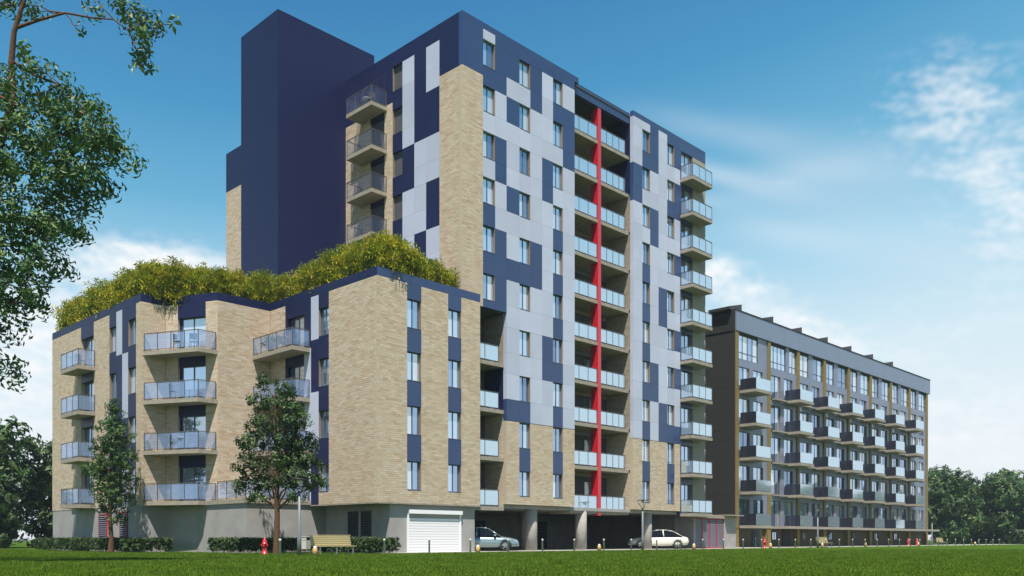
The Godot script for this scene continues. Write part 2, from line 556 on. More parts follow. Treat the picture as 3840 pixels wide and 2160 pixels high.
		if r >= 8: brick_wall(t, S2, -2.59, -0.92, y + 0.002, top_y - 0.002, 0.06)
		else: slab(t, "wall", M.navy if r == 7 else M.beige, S2, -2.59, -0.92, y + 0.002, top_y - 0.002, -0.05, -0.002)
	# side front towards the roof garden
	brick_wall(t, L, -2.65, -0.902, 14.97, 29.1)
	panel(t, L, -2.65, -0.902, 29.1, 31.95, "N")
	var d := {"W": "W", "B": "N"}
	for c in [[2.65, 3.9, "WBWBWW", "WBWBWW"], [3.9, 5.05, "BBWWBW", "BBWWBW"], [5.05, 6.23, "WWBWWW", "WWBWWW"], [6.23, 7.24, "oooooo", "BBBBBB"]]:
		column(t, L, -c[1], -c[0], "N", c[2].replace("B", "N"), c[3].replace("B", "N"), 14.97, -1)  # blue cladding swapped for its painted-shade tone on this side
	brick_wall(t, L, -7.83, -7.24, 14.97, 29.1)
	panel(t, L, -12.4, -7.24, 29.1, 31.95, "N")
	brick_wall(t, L, -8.1, -7.83, 14.97, 29.1)
	brick_wall(t, L, -12.4, -9.6, 14.97, 29.1)
	for r in 6:
		var y: float = HEADS[r] - 2.37
		window(t, L, -9.6, -8.1, y + 0.05, minf(HEADS[r] - 0.15, 31.2), 0.25 if r else -0.01, [0.5], M.frame_dark, -1 if r else 0, 0.0, "balcony_door")
		if r > 0: panel(t, L, -9.6, -8.1, HEADS[r] - 0.15, minf(HEADS[r - 1] - 2.37, 29.1), "N")
		if r < 5:
			var q := [Vector2(6.75, 7.83), Vector2(5.51, 7.83), Vector2(5.51, 10.6), Vector2(6.75, 10.6)]
			balcony(t, q, [Vector2(6.72, 10.56), Vector2(5.55, 10.56), Vector2(5.55, 7.87), Vector2(6.72, 7.87)], y, M.glass_clear)
	# stair core
	var st := start()
	add_box(st, Vector3(1.475, 14.9, -17.11), Vector3(9.2, 35.05, -12.42))
	part("stair_core", done(st), M.navy, t).global_transform = Transform3D.IDENTITY
	st = start()
	add_box(st, Vector3(1.475, 25.0, -19.18), Vector3(9.2, 27.7, -17.115))
	add_box(st, Vector3(1.8, 14.9, -19.18), Vector3(9.2, 25.0, -17.115))
	part("stair_annex", done(st), M.navy, t).global_transform = Transform3D.IDENTITY
	brick_wall(t, face_side(1.475), -19.18, -17.12, 14.9, 24.995)
	# parapets and roof
	for c in [[6.756, 17.6, 0.6, 12.41, 31.95, 32.33], [17.6, 23.87, 0.95, 12.0, 31.6, 32.2], [23.87, 33.72, 0.6, 12.0, 31.95, 32.33]]:
		st = start()
		add_box(st, Vector3(c[0], c[4], -c[2] - 0.3), Vector3(c[1], c[5], -c[2]))
		part("parapet", done(st), M.blue, t).global_transform = Transform3D.IDENTITY
	slab(t, "parapet", M.navy, L, -12.41, -0.902, 31.95, 32.33, -0.3, 0.0)
	slab(t, "parapet", M.blue, face_front(0.6), 33.42, 33.72, 31.95, 32.33, -16.0, -0.302)
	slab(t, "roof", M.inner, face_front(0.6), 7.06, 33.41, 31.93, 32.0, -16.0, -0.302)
	slab(t, "loggia_head", M.blue, face_front(0.95), 17.17, 23.87, 31.42, 31.598, -0.3, -0.002)
	# underside, carport columns and back wall
	slab(t, "soffit", M.plaster, face_front(0.6), 7.75, 33.72, 2.74, 2.96, -12.2, -0.35)
	for c in [[13.62, 1.35], [18.75, 1.35], [26.6, 1.35], [9.9, 4.2], [16.9, 5.0], [23.1, 5.0], [32.6, 2.6]]:
		st = start()
		add_lathe(st, uv3(c[0], c[1], 0), [[0.0, 0.0], [0.4, 0.0], [0.4, 2.74], [0.0, 2.74]], 28)
		part("column", done(st), M.column, t).global_transform = Transform3D.IDENTITY
	slab(t, "back_wall", M.plaster, face_front(12.5), 7.75, 33.72, 0.0, 2.74, -0.3, 0.0)
	slab(t, "side_wall", M.plaster, face_side(33.4), -12.5, -4.0, 0.0, 2.74, -0.3, 0.0)
	for c in [[17.2, 20.2], [24.6, 27.6], [9.2, 12.2]]:
		for k in 8:
			slab(t, "garage_door_slat", M.door_dark, face_front(12.5), c[0], c[1], 0.02 + k * 0.28, 0.29 + k * 0.28, 0.004, 0.06)
	lay_bricks(t)

# ------------------------------------------------------------------ the low brick block
const PQ = Vector2(7.68, 0.0)
const PP = Vector2(0.0, 0.0)
const PD = Vector2(0.0, 10.86)
const PC = Vector2(-3.495, 10.86)
const PB = Vector2(-5.06, 14.35)
const PA = Vector2(-6.57, 14.35)
const PE = Vector2(-6.57, 29.15)

func build_low_block() -> void:
	var t := thing("brick_apartment_block", "low pale brick apartment block with blue parapet stepping round three balcony stacks", "building", Vector3.ZERO)
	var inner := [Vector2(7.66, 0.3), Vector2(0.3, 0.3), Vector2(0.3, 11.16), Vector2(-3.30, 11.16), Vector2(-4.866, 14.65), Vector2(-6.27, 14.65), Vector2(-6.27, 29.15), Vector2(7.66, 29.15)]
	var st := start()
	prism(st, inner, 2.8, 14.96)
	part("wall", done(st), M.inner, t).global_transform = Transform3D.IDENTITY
	var F := face_front(0.0)
	var LP := face_side(0.0)
	var LE := face_side(-6.57)
	var FD := face_front(10.86)
	var FB := face_front(14.35)
	var X := face_between(PB, PC)
	# street front
	for c in [[0.0, 2.07], [3.09, 5.11], [6.14, 7.68]]:
		brick_wall(t, F, c[0], c[1], 2.77, 14.95)
	for c in [[2.07, 3.09], [5.11, 6.14]]:
		panel(t, F, c[0], c[1], HEADS[6], 14.95, "B")
		for r in range(6, 10):
			window(t, F, c[0] + 0.004, c[1] - 0.004, sill_of(r), HEADS[r], 0.15, [0.47], null, 1)
			if r < 9: panel(t, F, c[0], c[1], HEADS[r + 1], sill_of(r), "B")
		brick_wall(t, F, c[0], c[1], 2.77, sill_of(9))
	# side front behind the corner
	brick_wall(t, LP, -4.51, -0.302, 2.77, 14.95)
	brick_field(LP, -0.302, -0.092, 2.77, 14.95)
	panel(t, LP, -5.54, -4.51, HEADS[6], 14.95, "N")
	for r in range(6, 10):
		window(t, LP, -5.536, -4.514, sill_of(r), HEADS[r], 0.15, [0.54], null, -1)
		if r < 9: panel(t, LP, -5.54, -4.51, HEADS[r + 1], sill_of(r), "N")
	brick_wall(t, LP, -5.54, -4.51, 2.77, sill_of(9))
	for c in [[12.4, 14.95, "W"], [9.35, 12.4, "N"], [6.3, 9.35, "W"], [2.77, 6.3, "N"]]:
		panel(t, LP, -6.33, -5.54, c[0], c[1], c[2])
	brick_wall(t, LP, -10.852, -9.11, 2.77, 14.95)
	panel(t, LP, -7.06, -6.33, 12.0, 14.95, "N")
	panel(t, LP, -7.06, -6.33, 2.77, 12.0, "W")
	panel(t, LP, -9.11, -8.87, 2.77, 14.95, "N")
	panel(t, LP, -8.87, -7.06, HEADS[6], 14.95, "N")
	var tops := [11.98, 9.05, 6.04, 3.02]
	for i in 4:
		var r := 6 + i
		window(t, LP, -8.866, -7.064, tops[i] + 0.03, HEADS[r], 0.25, [0.5], null, 0, 0.0, "balcony_door")
		if i < 3: panel(t, LP, -8.87, -7.06, HEADS[r + 1], tops[i], "N")
		if i < 3:
			balcony(t, [Vector2(-0.003, 6.42), Vector2(-1.2, 6.42), Vector2(-1.2, 10.855), Vector2(-0.003, 10.855)], [Vector2(-1.16, 10.82), Vector2(-1.16, 6.46), Vector2(-0.04, 6.46)], tops[i], M.glass_rail)
	# back of the inner court corner
	brick_wall(t, FD, -3.49, -0.002, 2.77, 14.95)
	# slanting front
	brick_wall(t, X, 0.0, 0.92, 2.77, 14.95)
	brick_wall(t, X, 2.96, 3.82, 2.77, 14.95)
	panel(t, X, 0.92, 2.96, HEADS[6], 14.95, "N", 0.3)
	for i in 4:
		var r := 6 + i
		slab(t, "panel", M.navy, X, 0.92, 1.1, tops[i], HEADS[r], -0.3, -0.18)
		window(t, X, 1.1, 2.955, tops[i] + 0.03, HEADS[r], 0.2, [0.46], null, 0, 0.0, "balcony_door")
		if i < 3: slab(t, "panel", M.navy, X, 0.924, 2.956, HEADS[r + 1], tops[i], -0.3, -0.1)
		balcony(t, [PC + Vector2(-0.004, -0.002), Vector2(-4.72, 10.858), Vector2(-6.44, 14.346), Vector2(-5.064, 14.346)], [Vector2(-6.38, 14.31), Vector2(-4.69, 10.9), Vector2(-3.6, 10.9)], tops[i], M.glass_rail)
	# short return
	brick_wall(t, FB, -6.57, -5.062, 2.77, 14.95)
	# long side front
	brick_wall(t, LE, -15.04, -14.652, 2.77, 14.95)
	brick_field(LE, -14.652, -14.442, 2.77, 14.95)
	brick_wall(t, LE, -21.57, -19.03, 2.77, 14.95)
	brick_wall(t, LE, -29.15, -23.75, 2.77, 14.95)
	for c in [[15.04, 16.19], [17.95, 19.03]]:
		panel(t, LE, -c[1], -c[0], HEADS[6], 14.95, "N")
		for r in range(6, 10):
			window(t, LE, -c[1] + 0.004, -c[0] - 0.004, sill_of(r), HEADS[r], 0.15, [0.54], null, -1)
			if r < 9: panel(t, LE, -c[1], -c[0], HEADS[r + 1], sill_of(r), "N")
		panel(t, LE, -c[1], -c[0], 2.77, sill_of(9), "N")
	for c in [[12.2, 14.95, "N", "W"], [8.2, 12.2, "W", "N"], [5.2, 8.2, "N", "N"], [2.77, 5.2, "W", "N"]]:
		panel(t, LE, -17.06, -16.19, c[0], c[1], c[2])
		panel(t, LE, -17.95, -17.06, c[0], c[1], c[3])
	panel(t, LE, -23.75, -21.57, HEADS[6], 14.95, "N")
	for i in 4:
		var r := 6 + i
		window(t, LE, -23.746, -21.574, tops[i] + 0.03, HEADS[r], 0.25, [0.5], null, 0, 0.0, "balcony_door")
		if i < 3: panel(t, LE, -23.75, -21.57, HEADS[r + 1], tops[i], "N")
		balcony(t, [Vector2(-6.573, 21.29), Vector2(-7.66, 21.29), Vector2(-7.66, 24.37), Vector2(-6.573, 24.37)], [Vector2(-6.61, 24.33), Vector2(-7.62, 24.33), Vector2(-7.62, 21.33), Vector2(-6.61, 21.33)], tops[i], M.glass_rail)
	# parapet all round
	var outer := [PQ, PP, PD, PC, PB, PA, PE]
	var ins := [Vector2(7.68, 0.3), Vector2(0.3, 0.3), Vector2(0.3, 11.16), Vector2(-3.30, 11.16), Vector2(-4.866, 14.65), Vector2(-6.27, 14.65), Vector2(-6.27, 29.15)]
	for i in outer.size() - 1:
		st = start()
		prism(st, [outer[i], outer[i + 1], ins[i + 1], ins[i]], 14.952, 15.43)
		part("parapet", done(st), M.blue if i == 0 else M.navy, t).global_transform = Transform3D.IDENTITY  # street side keeps the blue, other sides take its painted-shade tone
	st = start()
	prism(st, inner, 14.962, 15.02)
	part("roof", done(st), M.paving, t).global_transform = Transform3D.IDENTITY
	# ground floor in plaster
	st = start()
	prism(st, [Vector2(7.45, 0.25), Vector2(7.45, 29.1), Vector2(-6.55, 29.1), Vector2(-6.55, 14.37), Vector2(-5.05, 14.37), Vector2(-4.1, 12.25), Vector2(-4.1, 6.45), Vector2(1.05, 6.45), Vector2(1.05, 0.25)], 0.0, 2.768)
	part("ground_floor", done(st), M.plaster, t).global_transform = Transform3D.IDENTITY
	st = start()
	prism(st, [Vector2(0.0, 0.0), Vector2(7.68, 0.0), Vector2(7.68, 0.24), Vector2(1.04, 0.24), Vector2(1.04, 6.44), Vector2(0.0, 6.44)], 2.70, 2.768)
	part("soffit", done(st), M.concrete, t).global_transform = Transform3D.IDENTITY
	# terrace over the ground floor
	balcony(t, [Vector2(-4.2, 6.35), Vector2(-0.003, 6.35), Vector2(-0.003, 10.85), Vector2(-3.5, 10.85), Vector2(-4.2, 12.3)], [Vector2(-4.15, 9.6), Vector2(-4.15, 6.4), Vector2(-0.1, 6.4)], 3.02, M.glass_rail, 0.245)
	# roller door of the garage
	var FG := face_front(0.25)
	for k in 13:
		slab(t, "door_slat", M.door_white, FG, 2.35, 6.2, 0.01 + k * 0.15, 0.145 + k * 0.15, 0.002, 0.05)
	slab(t, "door_head", M.door_white, FG, 2.3, 6.3, 2.2, 2.42, 0.002, 0.2)
	slab(t, "door_guide", M.door_white, FG, 6.2, 6.3, 0.01, 2.2, 0.002, 0.08)
	slab(t, "door_guide", M.door_white, FG, 2.25, 2.35, 0.01, 2.2, 0.002, 0.08)
	# louvred vents
	louvre(t, face_side(1.05), -2.75, -1.95, 0.95, 2.3, M.louvre_dark, M.frame_dark)
	louvre(t, face_side(1.05), -4.0, -3.2, 0.95, 2.3, M.louvre_dark, M.frame_dark)
	louvre(t, face_side(-6.55), -17.3, -16.3, 0.7, 2.4, M.louvre, M.red_dull)
	louvre(t, face_side(-6.55), -20.6, -19.4, 0.7, 2.3, M.louvre, M.red_dull)
	lay_bricks(t)

func louvre(t: Node3D, F: Transform3D, s0: float, s1: float, y0: float, y1: float, m: Material, fm: Material) -> void:
	var st := start()
	add_box(st, Vector3(s0 - 0.06, y0 - 0.06, 0.002), Vector3(s0, y1 + 0.06, 0.07), F)
	add_box(st, Vector3(s1, y0 - 0.06, 0.002), Vector3(s1 + 0.06, y1 + 0.06, 0.07), F)
	add_box(st, Vector3(s0, y1, 0.002), Vector3(s1, y1 + 0.06, 0.068), F)
	var o := part("louvre_vent", done(st), fm, t)
	o.global_transform = Transform3D.IDENTITY
	slab(o, "backing", M.dark, F, s0 + 0.002, s1 - 0.002, y0, y1 - 0.002, 0.003, 0.012)
	var n := int((y1 - y0) / 0.13)
	for k in n:
		var y := y0 + (y1 - y0) * (k + 0.5) / n
		var p := put("slat", box_mesh(Vector3(s1 - s0 - 0.01, 0.012, 0.1)), m, o, F.translated_local(Vector3((s0 + s1) / 2, y, 0.05)))
		p.rotate_object_local(Vector3.RIGHT, 0.75)

# ------------------------------------------------------------------ the long block behind
func build_long_block() -> void:
	var t := thing("long_apartment_block", "long six-storey block with grey metal fascia, gold piers and rows of box balconies", "building", uv3(42.64, 3.0, 0))
	var F := face_front(3.0)
	var st := start()
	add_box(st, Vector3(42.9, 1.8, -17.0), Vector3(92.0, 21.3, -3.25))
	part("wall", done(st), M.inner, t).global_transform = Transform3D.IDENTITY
	st = start()
	add_box(st, Vector3(42.8, 0.0, -17.0), Vector3(92.0, 1.795, -3.3))
	part("basement", done(st), M.olive, t).global_transform = Transform3D.IDENTITY
	# dark end wall of large sheets
	var L := face_side(42.64)
	for k in 4:
		var y := 0.02 + k * 4.9
		for j in 3:
			slab(t, "end_panel", M.dark, L, -17.0 + j * 4.6, -17.0 + (j + 1) * 4.6 - 0.02 - (0.0 if j < 2 else -0.2), y, y + 4.88, -0.25, 0.0)
	slab(t, "end_fascia", M.dark, L, -17.2, -3.0, 19.75, 21.55, -0.25, 0.06)
	# fascia sheets
	var n := 16
	for k in n:
		var a := 42.64 + 49.51 * k / n
		slab(t, "fascia_panel", M.bluegrey, F, a + 0.01, a + 49.51 / n - 0.01, 19.75, 21.55, -0.25, 0.12)
	slab(t, "roof", M.dark, F, 42.64, 92.15, 21.55, 21.65, -14.0, 0.16)
	# piers
	var piers := []
	for k in 9: piers.append(42.66 + 6.045 * k)
	for k in 9:
		slab(t, "pier", M.gold, F, piers[k], piers[k] + 0.52, 1.8, 19.73, -0.25, 0.06)
		slab(t, "pier_foot", M.gold, F, piers[k], piers[k] + 0.6, 0.0, 1.78, -0.3, 0.02)
	var tops := [14.35, 11.28, 8.2, 5.1, 2.03]
	var hds := [16.59, 13.72, 10.64, 7.54, 4.47]
	for b in 8:
		var a: float = piers[b] + 0.525
		var e: float = piers[b + 1] - 0.005
		# top storey windows
		slab(t, "spandrel", M.spandrel, F, a, e, 16.6, 17.3, -0.25, -0.05)
		if b == 0:
			window(t, F, a + 0.05, a + 3.7, 17.3, 19.5, 0.12, [0.25, 0.5, 0.75], M.frame_dark, 0, 0.28)
			slab(t, "spandrel", M.spandrel, F, a + 3.75, e, 17.302, 19.74, -0.25, -0.05)
		elif b == 1:
			window(t, F, a + 0.05, a + 3.2, 17.3, 19.5, 0.12, [0.25, 0.5, 0.75], M.frame_dark, 0, 0.28)
			slab(t, "spandrel", M.spandrel, F, a + 3.25, a + 3.95, 17.302, 19.74, -0.25, -0.05)
			window(t, F, a + 4.0, e - 0.05, 17.3, 19.5, 0.12, [0.5], M.frame_dark, 0, 0.28)
		else:
			window(t, F, a + 0.05, a + 2.1, 17.3, 19.5, 0.12, [0.5], M.frame_dark, 0, 0.28)
			slab(t, "spandrel", M.spandrel, F, a + 2.15, a + 3.05, 17.302, 19.74, -0.25, -0.05)
			window(t, F, a + 3.1, e - 0.1, 17.3, 19.5, 0.12, [0.5], M.frame_dark, 0, 0.28)
		for r in 5:
			var y0: float = tops[r]
			var y1: float = hds[r]
			var next: float = tops[r - 1] - 0.02 if r > 0 else 16.598
			slab(t, "spandrel", M.spandrel, F, a, e, y1, next, -0.25, -0.052)
			slab(t, "spandrel", M.spandrel, F, a, a + 0.2, y0 - 0.24, y1 - 0.002, -0.25, -0.05)
			window(t, F, a + 0.2, a + 2.1, y0, y1, 0.14, [0.5], M.frame_dark, 1, 0.0, "balcony_door" if b == 0 else "window")
			slab(t, "spandrel", M.spandrel, F, a + 2.1, a + 2.85, y0 - 0.24, y1 - 0.002, -0.25, -0.05)
			window(t, F, a + 2.85, a + 4.65, y0 if b else y0 + 0.8, y1, 0.14, [0.5], M.frame_dark, 1, 0.0, "balcony_door" if b else "window")
			slab(t, "spandrel", M.spandrel, F, a + 4.65, e, y0 - 0.24, y1 - 0.002, -0.25, -0.05)
	# balconies
	var us := [43.55, 52.2, 58.4, 64.4, 70.4, 76.5, 82.9]
	for i in us.size():
		for r in 5:
			var u0: float = us[i]
			var u1 := u0 + 2.65
			var y: float = tops[r]
			var bs := start()
			prism(bs, [Vector2(u0 - 0.15, 2.99), Vector2(u0 - 0.15, 1.3), Vector2(u1 + 0.1, 1.3), Vector2(u1 + 0.1, 2.99)], y - 0.25, y)
			var o := part("balcony", done(bs), M.concrete, t)
			o.global_transform = Transform3D.IDENTITY
			slab(o, "side_screen", M.glass_dark, face_side(u0), -2.98, -2.2, y + 0.05, y + 1.05, -0.02, 0.02)
			slab(o, "side_screen", M.glass_dark, face_side(u0), -2.18, -1.41, y + 0.05, y + 1.05, -0.02, 0.02)
			slab(o, "front_glass", M.glass_front, face_front(1.4), u0, u1, y + 0.05, y + 1.05, -0.01, 0.01)
			slab(o, "side_screen", M.glass_dark, face_side(u1), -2.98, -1.41, y + 0.05, y + 1.05, -0.02, 0.02)
			if i > 0:
				# linking gallery on the neighbour's side
				slab(o, "gallery", M.concrete, face_front(2.99), u0 - 2.6, u0 - 0.16, y - 0.16, y - 0.02, 0.0, 0.4)
	st = start()
	add_box(st, Vector3(49.2, 1.78, -2.98), Vector3(90.9, 2.02, -1.28))
	part("lowest_slab", done(st), M.concrete, t).global_transform = Transform3D.IDENTITY
	# basement windows and door
	for c in [[50.0, 0.7, 1.5], [56.4, 0.7, 1.5], [62.5, 0.7, 1.5], [68.6, 0.7, 1.5], [74.7, 0.7, 1.5], [80.8, 0.7, 1.5], [46.2, 0.1, 1.6]]:
		window(t, face_front(3.3), c[0], c[0] + 0.9, c[1], c[2], -0.08, [0.5], M.frame_dark, 0)
	slab(t, "entrance_door", M.dark, face_front(3.3), 52.2, 53.9, 0.05, 1.7, 0.004, 0.08)
	# wedge vents on the roof
	for k in 7:
		var u := 44.35 + 6.05 * k
		var ws := start()
		var pts := [Vector3(u - 2.2, 21.652, -3.3), Vector3(u, 21.652, -3.3), Vector3(u, 22.45, -3.3), Vector3(u - 2.2, 21.9, -3.3)]
		var back := []
		for p in pts: back.append(p + Vector3(0, 0, -2.2))
		quad(ws, pts[0], pts[1], pts[2], pts[3])
		quad(ws, back[1], back[0], back[3], back[2])
		for i in 4:
			var j := (i + 1) % 4
			quad(ws, pts[j], pts[i], back[i], back[j])
		part("roof_vent", done(ws), M.frame_dark, t).global_transform = Transform3D.IDENTITY

# ------------------------------------------------------------------ bin store between the blocks
func build_store() -> void:
	var t := thing("bin_store", "small grey plaster store with red framed louvre doors under the tower's end", "shed", uv3(33.0, 0.8, 0))
	var F := face_front(0.8)
	var st := start()
	add_box(st, Vector3(32.3, 0.0, -6.0), Vector3(38.95, 2.5, -1.0))
	part("wall", done(st), M.plaster, t).global_transform = Transform3D.IDENTITY
	slab(t, "pillar", M.plaster, F, 32.3, 32.55, 0.0, 2.5, -0.198, 0.0)
	slab(t, "pillar", M.plaster, F, 37.0, 38.95, 0.0, 2.5, -0.198, 0.0)
	slab(t, "lintel", M.concrete, F, 32.3, 38.95, 2.502, 2.72, -5.0, 0.08)
	slab(t, "canopy", M.concrete, F, 36.9, 39.4, 2.75, 2.84, -2.0, 0.5)
	for k in 4:
		var a := 32.57 + k * 1.105
		var fs := start()
		add_box(fs, Vector3(a, 0.03, -0.12), Vector3(a + 0.07, 2.48, -0.05), F)
		add_box(fs, Vector3(a + 1.03, 0.03, -0.12), Vector3(a + 1.1, 2.48, -0.05), F)
		add_box(fs, Vector3(a + 0.07, 2.4, -0.12), Vector3(a + 1.03, 2.47, -0.052), F)
		add_box(fs, Vector3(a + 0.07, 0.03, -0.12), Vector3(a + 1.03, 0.1, -0.052), F)
		var o := part("door", done(fs), M.red_dull, t)
		o.global_transform = Transform3D.IDENTITY
		for j in 15:
			slab(o, "slat", M.louvre, F, a + 0.072, a + 1.028, 0.13 + j * 0.152, 0.235 + j * 0.152, -0.115, -0.07)

# ------------------------------------------------------------------ plants
# spray of leaves on a short twig, pointing along +Y, one metre scale
func spray_mesh(seed_: int, n: int, leaf: float, wide: float, droop: float, spread: float) -> Mesh:
	var r := RandomNumberGenerator.new()
	r.seed = seed_
	var st := start()
	for i in n:
		var t := float(i) / n
		var a := i * 2.4 + r.randf_range(-0.4, 0.4)
		var base := Vector3(0, t * spread, 0) + Vector3(r.randf_range(-0.1, 0.1), 0, r.randf_range(-0.1, 0.1)) * spread
		var dir := Vector3(cos(a), r.randf_range(0.1, 0.7) - droop, sin(a)).normalized()
		var l := leaf * r.randf_range(0.75, 1.2)
		var side := dir.cross(Vector3(r.randf_range(-0.4, 0.4), 1, r.randf_range(-0.4, 0.4))).normalized() * l * wide
		var nn := side.cross(dir).normalized() * l * 0.1
		var tip := base + dir * l - nn * 0.8
		var mid := base + dir * l * 0.45 + nn
		tri(st, base, mid + side, tip)
		tri(st, base, tip, mid - side)
	return done(st).commit()

func crown_mesh(blobs: Array, mesh: Mesh, tones: Array, size0: float, size1: float, seed_: int, flat := 0.35) -> Mesh:
	# blobs: [centre, radii, count]
	var r := RandomNumberGenerator.new()
	r.seed = seed_
	var xs := []
	var cols := []
	for b in blobs:
		for k in int(b[2]):
			var d := Vector3(r.randfn(), r.randfn(), r.randfn()).normalized()
			var p: Vector3 = b[0] + d * b[1] * pow(r.randf(), flat)
			var out := (d + Vector3(r.randf_range(-0.7, 0.7), r.randf_range(-0.5, 0.6), r.randf_range(-0.7, 0.7))).normalized()
			var x := out.cross(Vector3(r.randfn(), r.randfn(), r.randfn())).normalized()
			var s := r.randf_range(size0, size1)
			xs.append(Transform3D(Basis(x, out, x.cross(out)).scaled(Vector3.ONE * s), p))
			var c: Color = tones[r.randi() % tones.size()].srgb_to_linear()
			var v := r.randf_range(0.8, 1.2)
			cols.append(Color(c.r * v, c.g * v, c.b * v))
	return bake(mesh, xs, cols)

# one mesh holding a copy of "mesh" for each transform, tinted leaf by leaf
func bake(mesh: Mesh, xs: Array, cols: Array) -> ArrayMesh:
	var src: Array = mesh.surface_get_arrays(0)
	var sv: PackedVector3Array = src[Mesh.ARRAY_VERTEX]
	var sn: PackedVector3Array = src[Mesh.ARRAY_NORMAL]
	var si := PackedInt32Array()
	if src[Mesh.ARRAY_INDEX] != null: si = src[Mesh.ARRAY_INDEX]
	var n := sv.size()
	var V := PackedVector3Array()
	var N := PackedVector3Array()
	var C := PackedColorArray()
	var I := PackedInt32Array()
	for i in xs.size():
		var t: Transform3D = xs[i]
		V.append_array(t * sv)
		N.append_array(Transform3D(t.basis.orthonormalized(), Vector3.ZERO) * sn)
		var cc := PackedColorArray()
		cc.resize(n)
		cc.fill(cols[i])
		C.append_array(cc)
		if si.size():
			for q in si: I.append(q + i * n)
	var arr := []
	arr.resize(Mesh.ARRAY_MAX)
	arr[Mesh.ARRAY_VERTEX] = V
	arr[Mesh.ARRAY_NORMAL] = N
	arr[Mesh.ARRAY_COLOR] = C
	if I.size(): arr[Mesh.ARRAY_INDEX] = I
	var am := ArrayMesh.new()
	am.add_surface_from_arrays(Mesh.PRIMITIVE_TRIANGLES, arr)
	return am

func add_crown(t: Node3D, mesh: Mesh, called := "crown") -> void:
	var o := MeshInstance3D.new()
	o.name = called
	o.mesh = mesh
	o.material_override = M.leaf
	t.add_child(o, true)

func limb(st: SurfaceTool, a: Vector3, b: Vector3, r0: float, r1: float, r: RandomNumberGenerator, bend := 0.12) -> void:
	var l := (b - a).length()
	var pts := []
	var rad := []
	for i in 6:
		var t := i / 5.0
		var w := sin(t * PI) * l * bend
		pts.append(a.lerp(b, t) + Vector3(r.randf_range(-1, 1), r.randf_range(-0.3, 0.8), r.randf_range(-1, 1)) * w * (0.0 if i == 0 or i == 5 else 1.0))
		rad.append(lerpf(r0, r1, t))
	add_tube(st, pts, rad, 7)

const GREEN_DARK = [Color(0.18, 0.29, 0.12), Color(0.23, 0.34, 0.15), Color(0.16, 0.26, 0.13), Color(0.28, 0.37, 0.17)]
const GREEN_MID = [Color(0.25, 0.38, 0.17), Color(0.30, 0.42, 0.20), Color(0.22, 0.35, 0.18), Color(0.36, 0.46, 0.22), Color(0.23, 0.38, 0.23)]
const GOLDEN = [Color(0.64, 0.64, 0.15), Color(0.54, 0.57, 0.13), Color(0.72, 0.68, 0.20), Color(0.44, 0.51, 0.12), Color(0.61, 0.58, 0.12)]

